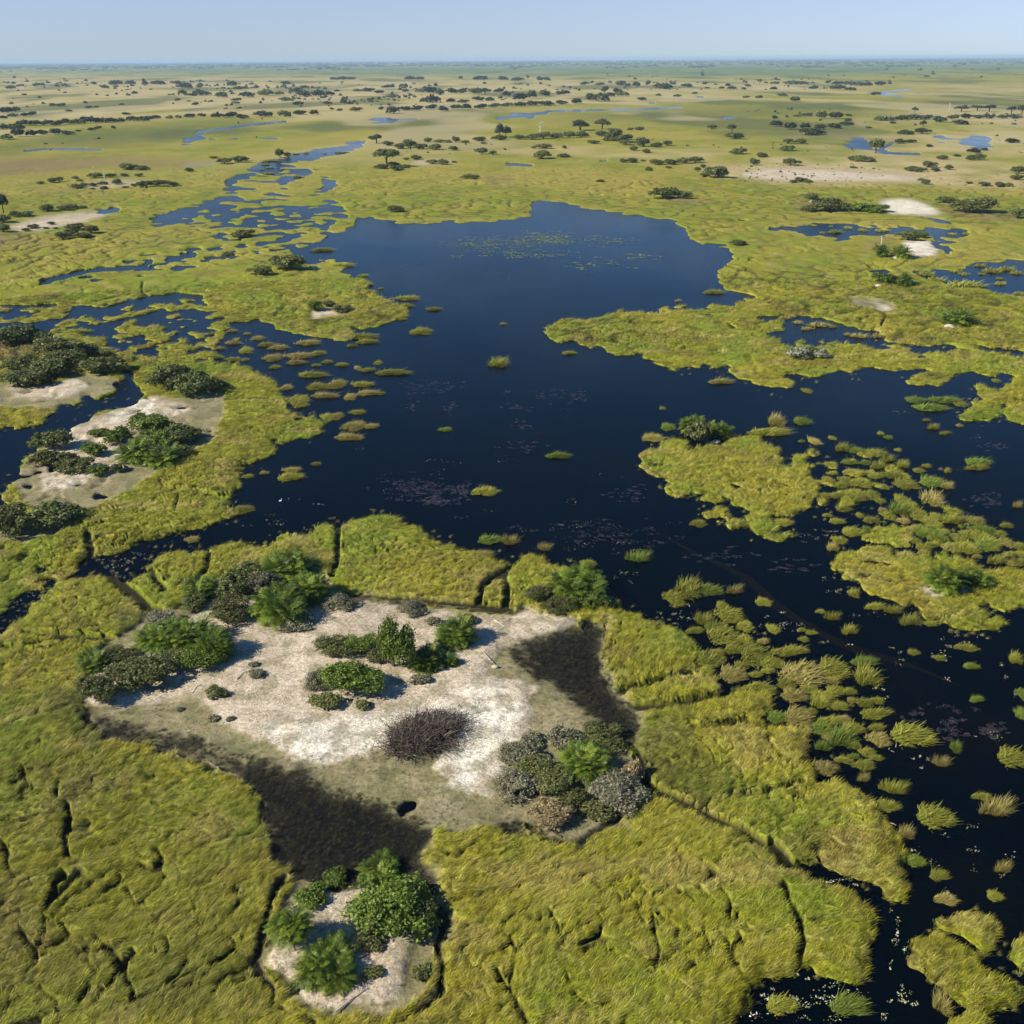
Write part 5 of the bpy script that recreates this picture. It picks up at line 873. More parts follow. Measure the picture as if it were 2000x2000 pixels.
# ------------------------------------------------------------------ bushes, palms and trees near the camera
D_, G_, O_, Y_, N_ = 'bush_dark', 'bush_green', 'bush_olive', 'bush_grey', 'bush_brown'
for r_ in (
    # small round island at the bottom
    ('b2', 1330,890,700,560, G_, 'largest bright green bush, on the small round island at the bottom'), ('b2', 900,400,240,160, G_, 'small green bush at the top rim of the small bottom island'), ('b2', 680,590,260,150, G_, 'low leafy bush left of the largest bush on the bottom island'), ('b2', 1180,950,240,110, O_, 'dull olive bush at the lower left foot of the largest bush'),
    ('b2', 1590,800,280,280, O_, 'paler bush joined to the right side of the largest bush on the bottom island'), ('b2', 520,1290,140,80, O_, 'tiny dull bush at the lower left rim of the bottom island'), ('b2', 1190,1200,180,80, O_, 'tiny grey green bush beside the drooping straw on the bottom island'), ('b2', 1620,1180,160,160, O_, 'weedy low scrub on the right rim of the bottom island'),
    # big sandy island, north west thicket
    ('6', 1300,480,280,190, D_, 'dark bush in the middle of the thicket on the far left island rim'), ('6', 1420,470,180,160, Y_, 'grey leafed bush right of the dark one in the far left thicket'), ('6', 1235,640,230,150, O_, 'rounded olive bush on sand below the far left thicket'), ('6', 1060,560,150,120, D_, 'dark bush at the left end of the far left thicket'), ('6', 1590,660,200,60, Y_, 'dry low scrub at the foot of the big palm in the thicket'),
    ('6', 890,680,190,100, Y_, 'grey leafless bush at the left shore of the big sandy island'), ('6', 760,1020,330,230, O_, 'broad olive bush in the western thicket of the big sandy island'), ('6', 940,900,230,160, D_, 'dark bush behind the broad olive one in the western thicket'), ('6', 1130,890,240,120, G_, 'green bush under the western palms, beside bare sand'), ('6', 545,1080,200,190, O_, 'pale bush at the western tip of the big sandy island'), ('6', 650,850,160,110, O_, 'scrubby bush behind the western tip bush'),
    ('6', 1165,1040,120,85, O_, 'small round bush alone on the sand of the big island, left part'), ('6', 1390,930,90,60, Y_, 'tiny grey bush alone on the sand right above the small round one'), ('6', 1160,1145,60,30, Y_, 'tiny tuft below the small round bush on the sand'), ('6', 975,1090,50,25, Y_, 'tiny dark tuft on the sand near the western bushes'), ('6', 1370,860,50,25, Y_, 'tiny tuft above the tiny grey bush'), ('6', 1250,1150,50,25, Y_, 'tiny grass tuft on the pale turf of the big island'),
    # centre of the big island
    ('7', 345,900,230,290, G_, 'tall bright bush in the centre of the big sandy island'), ('7', 160,800,180,110, G_, 'lower bush joined to the left of the tall bright bush'), ('7', 120,1050,300,240, G_, 'full green bush left of the tall bright bush on bare sand'), ('7', 10,830,200,120, O_, 'sparse grey green scrub left of the full green bush, upper'), ('7', -60,990,170,130, Y_, 'grey sparse scrub on the left of the full green bush'), ('7', -20,1100,160,110, O_, 'olive bush at the lower left of the full green bush'), ('7', 170,1100,100,70, O_, 'little olive bush at the right foot of the full green bush'), ('7', 240,850,120,80, O_, 'dull bush at the foot of the tall bright bush'),
    ('7', 730,640,110,70, D_, 'small dark bush behind the tufted palm in the island centre'), ('7', 430,580,150,90, Y_, 'grey straggly bush near the top shore of the big sandy island'), ('7', 40,560,170,60, Y_, 'dead scrub at the right end of the far left thicket'), ('7', 540,640,90,40, Y_, 'thin low scrub between the tall bright bush and the tufted palm'), ('7', 470,960,110,70, Y_, 'dry scrub below the leaning palm in the island centre'),
    ('7', 485,1350,380,165, N_, 'bare brown shrub alone on the white salt sand'), ('7', 1110,530,150,110, O_, 'bush left of the palms at the eastern tip of the sandy island'), ('7', 1230,590,180,90, O_, 'olive bush below the palms at the eastern tip'), ('7', 1390,560,160,120, G_, 'green bush on the right of the palms at the eastern tip'),
    # south east thicket
    ('7', 1070,1290,140,100, Y_, 'grey thorny bush at the top of the south east thicket'), ('7', 1000,1410,220,140, Y_, 'wide grey bush on the left side of the south east thicket'), ('7', 1090,1480,200,160, O_, 'olive bush in the middle of the south east thicket'), ('7', 1000,1580,260,170, Y_, 'grey brown bush at the lower left of the south east thicket'), ('7', 1190,1560,240,170, O_, 'scrubby green bush left of the palm in the south east thicket'), ('7', 1260,1310,180,110, Y_, 'grey bush above the palm in the south east thicket'), ('7', 1450,1320,220,110, O_, 'dusty green bush right above the palm in the south east thicket'),
    ('7', 1540,1640,300,190, Y_, 'large grey bush at the lower right of the south east thicket'), ('7', 1620,1490,110,160, 'tan_grass', 'orange dry grass bush on the right rim of the south east thicket'), ('7', 1170,1750,240,120, 'tan_grass', 'tan dry grass clump at the foot of the south east thicket'), ('7', 1280,1650,190,110, O_, 'low olive scrub right above the tan grass'), ('7', 1420,1700,180,110, O_, 'weedy scrub left of the large grey bush'),
    # left islands
    ('3', 100,640,240,120, D_, 'dark bush at the left edge above the upper left sandy islet'), ('3', 240,620,120,80, D_, 'round dark bush right of the left edge one, on rusty grass'), ('3', 330,720,240,110, O_, 'olive bush with pale dead twigs behind the left thicket'), ('3', 120,780,200,110, D_, 'dark bush in the left thicket at the photo edge'), ('3', 130,865,220,120, D_, 'dark bush at the lower left of the left thicket, above sand'), ('3', 270,820,220,130, D_, 'dark bush in the middle of the left thicket'), ('3', 350,770,200,100, O_, 'olive bush in the upper middle of the left thicket'), ('3', 540,800,220,120, D_, 'rounded dark bush at the right end of the left thicket'), ('3', 450,690,180,80, D_, 'dark bush on the upper right of the left thicket'), ('3', 560,690,90,50, D_, 'small dark bush above the right end of the left thicket'),
    ('3', 930,890,220,150, D_, 'dark bush at the upper end of the long sandy islet, left of its pair'), ('3', 1060,915,240,150, D_, 'dark bush at the upper end of the long sandy islet, right of its pair'), ('3', 1180,860,90,50, O_, 'low scrub right of the dark pair of bushes'), ('3', 860,850,140,70, O_, 'olive bush left behind the dark pair of bushes'),
    ('3', 290,1210,200,130, D_, 'dark round bush, uppermost left on the long sandy islet'), ('3', 250,1290,130,110, O_, 'olive bush at the left rim of the long sandy islet'), ('3', 340,1290,160,110, O_, 'pale olive bush in the left clump of the long sandy islet'), ('3', 410,1330,180,110, O_, 'lowest bush in the left clump of the long sandy islet'), ('3', 515,1240,130,100, G_, 'green bush between the two clumps of the long sandy islet'), ('3', 545,1130,120,50, G_, 'low green bush on bare sand of the long islet'), ('3', 640,1170,150,100, G_, 'green bush at the left end of the big clump on the long islet'), ('3', 545,1340,110,80, G_, 'little green bush at the lower sand edge of the long islet'), ('3', 645,1320,80,60, O_, 'little olive bush beside the little green one'),
    ('3', 820,1110,220,110, G_, 'bush at the top of the big clump on the long sandy islet'), ('3', 970,1170,230,150, D_, 'dark bush at the right end of the big clump on the long islet'), ('3', 880,1200,240,110, G_, 'bush in the middle of the big clump on the long islet'), ('3', 990,1240,130,80, D_, 'dark bush hanging over water at the right of the big clump'),
    ('3', 80,1680,220,170, O_, 'olive bush at the left edge below the long islet'), ('3', 290,1630,260,170, D_, 'dark leafy bush right of the edge bush below the long islet'), ('3', 60,1560,170,80, O_, 'bush behind the edge bush below the long islet'), ('3', 370,1560,120,80, D_, 'small dark bush right behind the dark leafy one below the long islet'),
    ('3', 1410,255,120,60, O_, 'olive scrub at the left of the dark bush on the upper left reed flat'), ('3', 1555,225,190,90, D_, 'dark bush on a sand spot of the upper left reed flat'), ('3', 1700,450,90,60, G_, 'bush on the white sand spot of the left reed point, left one'), ('3', 1770,425,70,40, D_, 'bush on the white sand spot of the left reed point, middle one'), ('3', 1850,460,110,50, O_, 'bush on the white sand spot of the left reed point, right one'), ('3', 1230,150,60,40, D_, 'small dark bush by a white spot in the left reeds'), ('3', 1310,40,110,40, O_, 'low scrub in the reeds left of the river mouth'),
    # right
    ('4', 340,185,90,45, O_, 'bush on a sand spot on the north shore of the lake'), ('4', 1790,112,150,60, D_, 'dark bush on the sandy spot beyond the upper bay'), ('4', 1895,112,80,45, D_, 'smaller dark bush right of the one beyond the upper bay'), ('4', 1440,18,40,18, D_, 'tiny bush in the reeds beyond the lake head'),
    ('5', 780,118,90,36, D_, 'bush beside a white mound left of the salt pan'), ('5', 870,185,180,60, O_, 'wide bush in front of the salt pan, left'), ('5', 770,185,90,40, O_, 'scrub at the left end of the bushes in front of the salt pan'), ('5', 1030,185,110,50, G_, 'bush in front of the salt pan, middle'), ('5', 1120,190,130,40, G_, 'low bush in front of the salt pan, right'), ('5', 1505,142,90,30, D_, 'dark bush on rusty ground right of the salt pan'), ('5', 1650,200,200,32, O_, 'low scrub strip on rusty ground far right of the salt pan'), ('5', 1895,230,110,58, D_, 'dark bush at the right edge below the salt pan'),
    ('5', 1305,342,110,60, D_, 'round bush on top of the white sand spit'), ('5', 1370,322,80,34, G_, 'low bush right behind the round one on the sand spit'), ('5', 1190,580,140,70, G_, 'bush at the pond head right of the lake, beside a palm'), ('5', 390,365,80,40, D_, 'small dark bush on the right lake shore'), ('5', 710,985,110,75, 'bush_white', 'bush covered in cream white blossom on the right reed mat, left of two'), ('5', 835,980,80,60, 'bush_white', 'bush covered in cream white blossom on the right reed mat, right of two'), ('5', 785,960,70,60, D_, 'dark twiggy bush between the two blossom bushes'), ('5', 760,985,60,40, Y_, 'grey scrub in front of the blossom bushes'),
    ('5', 170,1430,130,130, O_, 'olive bush in front of the palms on the big floating mat'),
):
    bush(*r_, lod='near' if r_[0] in ('b2', '6', '7') else 'mid')
for r_ in (
    ('b2', 570,1010,370,420, 'shaggy palm on the left of the small bottom island', 4, 'near', 1), ('b2', 870,1290,470,380, 'broad palm at the front of the small bottom island', 5, 'near', 1), ('b2', 1290,370,330,170, 'palm peeping out behind the largest bush on the bottom island', 4, 'near', 0),
    ('6', 1100,500,220,150, 'palm at the left of the far left thicket on the sandy island', 4, 'near', 0), ('6', 1560,400,280,170, 'palm at the back of the far left thicket on the sandy island', 5, 'near', 0), ('6', 1540,640,320,210, 'big drooping palm in front of the far left thicket, over sand', 6, 'near', 1), ('6', 1700,530,240,180, 'palm at the right end of the far left thicket', 4, 'near', 0),
    ('6', 900,780,230,170, 'palm at the left of the western thicket', 4, 'near', 0), ('6', 1050,790,260,190, 'tallest palm of the western thicket', 5, 'near', 1), ('6', 1190,840,200,180, 'palm at the right of the western thicket, above bare sand', 4, 'near', 1), ('6', 530,890,190,120, 'low yellowish palm near the western tip', 3, 'near', 0),
    ('7', 680,770,220,180, 'tufted single palm in the centre of the sandy island', 5, 'near', 0), ('7', 520,890,190,140, 'leaning palm below the tufted one in the island centre', 4, 'near', 1), ('7', 640,870,110,90, 'small palm right of the leaning one', 2, 'near', 0), ('7', 1310,520,280,200, 'palm at the eastern tip of the sandy island with one white trunk', 6, 'near', 1), ('7', 1390,1490,290,220, 'bright palm with a tan skirt in the south east thicket', 5, 'near', 4),
    ('3', 760,1280,200,150, 'palm at the lower left of the big clump on the long islet', 5, 'far', 1), ('3', 900,1290,200,130, 'palm at the lower right of the big clump on the long islet', 5, 'far', 0),
    ('5', 150,1370,130,110, 'palm on the big floating mat, left one', 5, 'near', 0), ('5', 305,1400,130,90, 'palm on the big floating mat, right one by white sand', 5, 'near', 1), ('5', 240,1360,90,60, 'small palm between the two on the big floating mat', 2, 'near', 0),
    ('8', 1500,460,200,160, 'palm with white dead fronds on the lower right reed mat', 6, 'near', 5), ('8', 1650,420,170,120, 'greener palm right of the one with white dead fronds', 5, 'near', 1),
    ('5', 1160,430,110,70, 'palm in the thicket left of the white sand spit', 4, 'far', 0), ('5', 1265,435,120,70, 'palm with grey fronds beside the white sand spit', 4, 'far', 3), ('5', 1290,590,100,75, 'palm at the pond head right of the lake', 4, 'far', 0), ('5', 1580,812,180,75, 'palm clump alone on the right hand reed flat by a white spot', 6, 'far', 1),
):
    c_, cx_, by_, w_, h_, lb, k_, ld, dd_ = r_; palm(c_, cx_, by_, w_, h_, lb, k_, None, ld, dd_)

for r_ in (('t2', 910,692,100,82, 'round crowned tree at the head of the river arm', .35, 'far'), ('t2', 988,870,170,158, 'wide flat crowned tree with a dark leaning trunk right of the river arm', .42, 'bush_dark'), ('t2', 1840,645,75,132, 'tall dark narrow tree with a twin, top centre', .12, 'far'), ('t2', 1885,640,70,105, 'paler shorter twin right of the tall dark narrow tree', .15, 'bush_olive'),
           ('t3', 515,588,140,98, 'broad dark tree of the pair above the central bushes, left', .2, 'far'), ('t3', 680,578,105,95, 'thinner crowned tree of the pair above the central bushes, right', .3, 'bush_olive'), ('t3', 1658,622,78,88, 'small umbrella tree on a thin trunk above a low bush', .45, 'far'), ('t4', 810,778,112,138, 'big solitary tree standing at the water on the upper right', .2, 'bush_dark'),
           ('t4', 1170,582,48,62, 'small upright tree alone on the upper right plain', .2, 'far'), ('t4', 1105,482,46,60, 'slender tree at the far right tree row start', .4, 'far'), ('t4', 1458,475,95,50, 'flat topped tree in the far right row, first from the left', .4, 'far'), ('t4', 1578,470,90,48, 'flat topped tree in the far right row, second from the left', .4, 'far'), ('t4', 1668,482,100,62, 'flat topped tree in the far right row, third from the left', .45, 'far'), ('t4', 1835,505,80,70, 'pale trunked tree in the far right row', .5, 'far'), ('t4', 1912,512,85,92, 'tallest tree of the far right row at the photo edge', .35, 'far'),
           ('t3', 700,305,55,72, 'dark tree on the far bank, left of a pair', .15, 'far'), ('t3', 790,312,70,64, 'dark tree on the far bank, right of a pair', .2, 'far'), ('t3', 1870,242,36,50, 'lone tree on the far pale strip', .4, 'far'), ('t5', 28,468,92,175, 'dark tree with a pale trunk at the left edge', .32, 'far'), ('t4', 450,248,34,38, 'lone tree on the far pale strip further right', .2, 'far'), ('t1', 1088,268,32,62, 'tall thin tree far off on the left plain', .3, 'far'), ('t3', 603,238,26,38, 'thin tree on the far strip by a small bush', .3, 'far'), ('t3', 120,200,22,42, 'tiny upright tree on the farthest pale strip', .3, 'far')):
    c_, cx_, by_, w_, h_, lb, tr_, kd = r_; tree(c_, cx_, by_, w_, h_, lb, None, tr_, kd)

# dead trees, a log, a stone, an egret
def snag(c, cx, by, w, h, label, seed):
    q = P(c, cx, by)[0]; s = CR[c][2]; x, y, d, mpp, dip = frame(*q); W = w / s * mpp; H = h / s * mpp / math.cos(dip); r = rng(seed)
    o = bpy.data.objects.new('dead_tree', None); COL.objects.link(o); o.empty_display_size = .2; tag(o, label, 'dead tree'); settle(o, x, y, .1)
    obj('trunk', tubes_mesh('trunk', [([(0, 0, 0), (.04 * W, 0, H * .5), (0, 0, H)], [W * .05 + .1, W * .035 + .08, .05])], M['snag']), o)
    B_ = []
    for k in range(9):
        a = 6.28 * k / 9 + r.uniform(-.4, .4); z0 = H * r.uniform(.3, .9); L = W * .5 * r.uniform(.5, 1.1); e = (L * math.cos(a), L * math.sin(a), min(H * 1.02, z0 + H * r.uniform(.08, .3)))
        B_.append(([(0, 0, z0), (e[0] * .5, e[1] * .5, (z0 + e[2]) / 2 + .1), e], [.09 + .012 * W, .06 + .008 * W, .03], 5))
    obj('branches', tubes_mesh('branches', B_, M['snag']), o)
snag('t3', 212,620,90,95, 'bare grey dead tree with a wide crown, top centre', 1); snag('t5', 790,205,30,75, 'white dead tree on the upper left scrub patch, right one', 2); snag('t5', 715,200,14,90, 'thin white dead tree on the upper left scrub patch, left one', 3); snag('t4', 1368,470,26,62, 'white leaning dead trunk in the far right tree row', 4)
snag('t6', 853,770,20,62, 'grey dead stump beside the palms at the white sand spit', 5); snag('3', 300,640,60,60, 'pale dead twigs above the left thicket', 6); snag('7', 1225,420,20,50, 'white bare palm trunk at the eastern tip', 7)
def log(c, pts, r0, label, seed):
    q = P(c, pts); x, y = ground(q[:, 0], q[:, 1]); X0_, Y0_ = float(x.mean()), float(y.mean()); r = rng(seed); n_ = len(x)
    tb = [([(float(a) - X0_, float(b) - Y0_, r0 * .8 + (r0 if k % 2 else 0)) for k, (a, b) in enumerate(zip(x, y))], list(np.linspace(r0, r0 * .4, n_)), 6)]
    for k in range(3):
        i = int(r.integers(n_)); b0 = np.array(tb[0][0][i]); e = b0 + np.array([r.uniform(-.8, .8), r.uniform(-.8, .8), r.uniform(.1, .4)]); tb.append(([tuple(b0), tuple((b0 + e) / 2 + [0, 0, .05]), tuple(e)], [r0 * .6, r0 * .4, r0 * .15], 5))
    settle(tag(obj('fallen_branch', tubes_mesh('fallen_branch', tb, M['snag'])), label, 'fallen branch'), X0_, Y0_)
for i, (c_, pts, r0, lb) in enumerate((('6', [1280,930, 1310,900, 1350,880], .05, 'forked dead branch on the sand of the big island, near the western palms'), ('6', [1040,1000, 1070,960], .04, 'short dead stick on sand beside the western thicket'), ('6', [1310,770, 1360,800, 1400,790], .05, 'curved dead branch on the sand right of the western palms'), ('7', [830,640, 900,680, 930,670], .05, 'bleached branch on the upper right sand of the big island'), ('7', [860,840, 810,780, 760,770], .04, 'thin branch right of the tufted palm'),
        ('b2', [880,1450, 1000,1360, 1100,1290], .06, 'sheaf of drooping straw at the front of the small bottom island'), ('b2', [630,740, 680,725, 740,730], .05, 'pale broken stem on the left palm of the bottom island'), ('b2', [610,940, 655,1000, 645,1060], .05, 'pale bent stem at the foot of the left palm'), ('8', [1200,1280, 1240,1270, 1280,1260], .05, 'dead stalk leaning on the block shaped tussock'), ('b4', [1030,190, 1090,180, 1140,170], .05, 'pale dead log in the water off the bright green mat'), ('7', [870,600, 930,640, 900,650], .04, 'twig litter on the eastern sand neck'), ('7', [1000,1575, 1030,1565, 1045,1568], .04, 'white bare twig in the south east thicket'))):
    log(c_, pts, r0, lb, 40 + i)
def stone(c, cx, cy, w, label, seed):
    q = P(c, cx, cy)[0]; s = CR[c][2]; x, y, d, mpp, dip = frame(*q); W = w / s * mpp * .5; r = rng(seed); V, F = [], []; n1_, n2_ = 7, 12
    for i in range(n1_ + 1):
        for j in range(n2_):
            a = math.pi * i / n1_; b = 2 * math.pi * j / n2_; k = W * (1 + .18 * math.sin(b * 2 + seed) * math.sin(a) + .1 * math.sin(3 * b + a * 4)); V.append((k * math.sin(a) * math.cos(b), k * .8 * math.sin(a) * math.sin(b), k * .7 * math.cos(a)))
    for i in range(n1_):
        for j in range(n2_): F.append((i * n2_ + j, (i + 1) * n2_ + j, (i + 1) * n2_ + (j + 1) % n2_, i * n2_ + (j + 1) % n2_))
    return tag(obj('stone', np_mesh('stone', V, np.array(F), material=M['stone'], smooth=True)), label, 'stone'), x, y, W
o_, x_, y_, W_ = stone('7', 875, 855, 34, 'single pale stone on the turf right of the small palm', 2); settle(o_, x_, y_, -W_ * .4)
def mound(c, cx, by, w, h, label, seed):
    q = P(c, cx, by)[0]; s = CR[c][2]; x, y, d, mpp, dip = frame(*q); W = w / s * mpp * .5; H = W * .55; V, F = [(0, 0, H)], []; n1_, n2_ = 5, 14
    for i in range(1, n1_ + 1):
        for j in range(n2_):
            b = 2 * math.pi * j / n2_; t = i / n1_; k = W * t * (1 + .18 * math.sin(2 * b + seed) + .1 * math.sin(5 * b + 3 * t)); V.append((k * math.cos(b), k * math.sin(b), H * (1 - t ** 1.5) * (1 + .12 * math.sin(4 * b + seed)) - .1 * (i == n1_)))
    F3 = [(0, 1 + j, 1 + (j + 1) % n2_) for j in range(n2_)]; F4 = [(1 + i * n2_ + j, 1 + (i + 1) * n2_ + j, 1 + (i + 1) * n2_ + (j + 1) % n2_, 1 + i * n2_ + (j + 1) % n2_) for i in range(n1_ - 1) for j in range(n2_)]
    settle(tag(obj('termite_mound', np_mesh('termite_mound', V, [np.array(F4), np.array(F3)], material=M['stone'], smooth=True)), label, 'termite mound'), x, y)
mound('5', 795,122,46,20, 'white termite mound at the foot of the bush left of the salt pan', 1); mound('5', 1145,585,36,20, 'white termite mound at the left foot of the pond head bush', 2); mound('5', 1528,812,60,28, 'white termite mound left of the lone palm clump', 3); mound('5', 270,1415,60,40, 'white mound between the palms on the big floating mat', 7)
def egret(c, cx, cy, label):
    q = P(c, cx, cy)[0]; x, y, d, mpp, dip = frame(*q); o = bpy.data.objects.new('egret', None); COL.objects.link(o); o.empty_display_size = .2; o.location = (x, y, -.05); o.scale = (.7, .7, .7); tag(o, label, 'bird')
    body = ([(-.38, 0, .42), (-.2, 0, .5), (0, 0, .55), (.14, 0, .60), (.22, 0, .74), (.17, 0, .90), (.22, 0, 1.0), (.30, 0, 1.0)], [.02, .11, .14, .10, .045, .035, .045, .02], 8)
    obj('body', tubes_mesh('body', [body], M['bird']), o); obj('beak', tubes_mesh('beak', [([(.29, 0, 1.0), (.36, 0, .99), (.43, 0, .975)], [.018, .012, .003], 6)], M['beak']), o)
    for sg in (-1, 1): obj('leg', tubes_mesh('leg', [([(0, .05 * sg, .45), (-.02, .05 * sg, .25), (.01, .05 * sg, 0)], [.014, .012, .012], 5)], M['bark']), o)
egret('3', 1514, 1468, 'white egret standing in shallow water left of centre, off the left reed bed')

# ------------------------------------------------------------------ scattered bushes of the far plains
def row(c, rows, label, group, lod='far', kind=('far',), name='bush', cat_='bush'):
    for cx, by, w_, h_ in np.array(rows, float).reshape(-1, 4):
        bush(c, cx, by, w_, h_, kind[int(R_.integers(len(kind)))], label, group, lod, name, cat_)
FK = ('far', 'far', 'far', 'bush_dark')
row('t1', [180,585,90,45, 260,585,100,40, 350,580,100,40, 430,580,90,40, 500,570,90,40, 580,570,90,45, 640,560,80,45, 700,560,90,50, 780,555,80,40, 840,555,90,45, 910,550,70,35, 1000,540,80,40, 1070,540,80,40, 1120,525,70,30, 1180,520,70,32, 1280,520,70,25, 1345,515,60,25, 1430,508,90,25, 1525,502,60,28, 1635,510,70,40, 1730,505,110,30, 1835,515,90,40], 'dark low tree in the long hedge like row on the far river bank, left half', 'hedge row on the far left bank', kind=FK, name='tree', cat_='tree')
row('t1', [30,615,80,45, 130,620,100,60, 140,670,100,60, 60,690,110,45, 240,665,80,50, 330,650,80,40, 420,650,90,45, 520,650,90,35, 690,615,50,25, 740,605,60,25, 855,600,40,25, 590,625,40,20], 'dark low tree in the dense belt in front of the hedge row at far left', 'dense belt at the far left edge', kind=FK, name='tree', cat_='tree')
row('t1', [50,495,100,45, 120,480,70,40, 25,535,60,30, 100,520,70,25, 180,515,60,30, 235,510,60,35, 455,440,70,30, 395,440,50,25, 670,450,45,25, 725,445,40,22, 955,495,60,22, 520,475,50,15, 920,420,30,15, 1015,335,40,22, 1340,385,35,25, 185,360,40,15, 300,378,35,14], 'small tree dotted on the open tan plain behind the hedge row, far left', 'low trees dotted on the far tan plain', kind=FK, name='tree', cat_='tree')
row('t1', [430,290,50,22, 490,287,50,28, 275,290,60,28, 325,287,45,25, 85,310,70,18, 160,290,40,20, 710,270,45,22, 790,298,60,14, 880,270,100,18, 985,268,80,28, 1100,268,60,30, 1195,262,90,22, 1345,260,50,26, 1400,290,80,50, 1370,335,70,35, 1510,285,60,40, 1530,340,100,35, 1445,345,60,25, 1670,355,80,50, 1780,380,70,20, 1780,400,60,15, 1475,415,60,10, 1750,270,100,25, 1800,295,80,25, 1860,350,80,45], 'low tree in the distant scrub line across the left plain', 'distant scrub line on the left plain', kind=FK, name='tree', cat_='tree')
row('t1', [1690,860,110,45, 1620,818,60,25, 1800,848,110,60, 1850,835,60,30], 'bush of the clump at the pale clearing left of the river arm', 'clump left of the river arm', 'mid', (D_,)); row('t1', [1430,922,64,36], 'single rounded bush alone in the reeds left of the river arm', None, 'mid', (D_,)); row('t1', [970,910,140,50, 1075,912,90,40], 'bush of the pair above the upper left scrub patch', 'pair above the upper left scrub patch', 'mid', (D_,))
row('t2', [60,500,120,35, 200,490,80,40, 240,502,50,50, 330,480,90,40, 440,480,80,35, 575,440,30,20, 630,450,40,25, 750,450,90,38, 945,437,45,25, 1030,465,80,60, 1130,440,90,35, 1210,440,90,38, 1320,430,100,30, 1410,445,90,45, 1510,430,90,35, 1590,430,100,30, 1690,425,100,28, 1790,415,90,25, 1880,410,90,25], 'dark low tree in the bank side row above the far blue pool', 'bank row above the far blue pool', kind=FK, name='tree', cat_='tree')
row('t2', [80,335,110,50, 230,250,70,30, 370,275,60,22, 300,310,100,30, 360,340,90,50, 180,328,70,20, 470,340,90,55, 550,330,90,35, 610,302,40,18, 205,370,60,15, 320,405,80,20, 660,395,60,40, 710,397,45,22, 540,398,60,18, 760,300,60,28, 840,300,90,35, 930,310,70,25, 1030,350,50,40, 1130,300,60,18, 980,270,70,20, 1100,265,60,25, 1250,300,80,25, 1320,310,100,45, 1385,320,55,52, 1330,380,110,60, 1270,375,50,30, 1490,310,80,45, 1550,310,60,45, 1640,310,90,40, 1672,310,50,50, 1730,300,60,40, 1830,300,60,30, 1890,330,80,40, 1470,380,80,20, 1560,380,80,30, 1680,365,90,30, 1770,365,80,28, 860,375,45,25], 'low tree of the wide scrub field on the far plain, top centre left', 'scrub field on the far plain', kind=FK, name='tree', cat_='tree')
row('t2', [590,212,60,26, 650,213,70,28, 715,210,60,26, 1160,205,80,12, 1240,203,70,12, 1545,198,40,22, 1690,205,100,18, 1860,205,90,32], 'low tree on the farthest pale strip below the green marsh, left of centre', 'low trees on the farthest pale strip, left', kind=('far',), name='tree', cat_='tree')
row('t2', [995,712,90,40, 1080,738,80,50, 1160,730,110,70, 1235,738,90,50, 1300,682,70,40, 1380,686,70,30, 1450,686,60,28, 1510,686,55,45, 1580,690,70,28, 1680,676,100,35, 1840,668,110,35], 'dark bush in the ragged row right of the round crowned river tree', 'ragged row right of the river tree', 'mid', (D_, D_, O_))
for r_ in (('t2', 1352,742,95,50, D_, 'bush at the left end of the pale sand beyond the lake, below the ragged row'), ('t2', 1490,747,75,35, D_, 'bush in the middle of the pale sand beyond the lake'), ('t2', 1702,777,84,50, D_, 'larger bush of the pair at the right end of the pale sand beyond the lake'), ('t2', 1785,778,60,30, D_, 'smaller low bush of the pair at the right end of the pale sand'), ('t2', 1132,822,42,25, O_, 'small bush right of the wide flat crowned tree'), ('t2', 1205,818,90,38, D_, 'bush above the sand patch right of the flat crowned tree'), ('t2', 1328,852,80,35, D_, 'left bush on the sand patch right of the flat crowned tree'), ('t2', 1412,858,92,48, D_, 'bigger middle bush on the same sand patch'), ('t2', 1498,840,38,18, D_, 'tiny right bush on the same sand patch'),
           ('t2', 1040,872,90,38, D_, 'dark shrub at the foot of the flat crowned tree'), ('t2', 1115,882,80,30, D_, 'dark low shrub right of the flat crowned tree foot'), ('t2', 950,892,100,36, O_, 'olive shrub left below the flat crowned tree'), ('t2', 1060,904,90,36, O_, 'olive shrub right below the flat crowned tree'), ('t2', 180,806,62,66, O_, 'tall tufted bush in the river arm, left of two'), ('t2', 236,798,52,38, O_, 'lower bush in the river arm, right of two'), ('t2', 1590,968,90,38, D_, 'left bush of the low pair on the north reed flat'), ('t2', 1650,966,70,34, D_, 'right bush of the low pair on the north reed flat'), ('t2', 1718,697,42,16, D_, 'tiny bush on the pale ground under the tall twin trees')):
    bush(*r_, lod='mid')
row('t3', [60,662,90,40, 150,664,100,50, 230,655,110,50, 330,650,100,50, 430,650,90,50, 525,645,100,50, 680,634,90,50, 760,664,120,100, 800,674,100,40, 870,660,90,45, 620,694,80,35, 720,670,80,35], 'dark bush in the thick row under the twin central trees', 'thick row under the central trees', 'mid', (D_, D_, O_))
row('t3', [990,715,100,85, 920,745,70,40, 1090,718,90,40, 1170,708,80,40, 1010,762,70,35, 860,702,100,30], 'bush in the clump with a leafy hump right below the central trees', 'hump clump', 'mid', (D_,))
row('t3', [835,838,60,35, 905,840,100,40, 1090,855,110,40, 1200,855,110,50, 1290,845,110,55, 1390,843,100,50, 1180,882,50,15, 990,828,35,15, 1445,882,40,35, 1400,908,45,35], 'bush of the straggling row between gold meadow and the long sand strip', 'straggling row by the long sand strip', 'mid', (D_, O_))
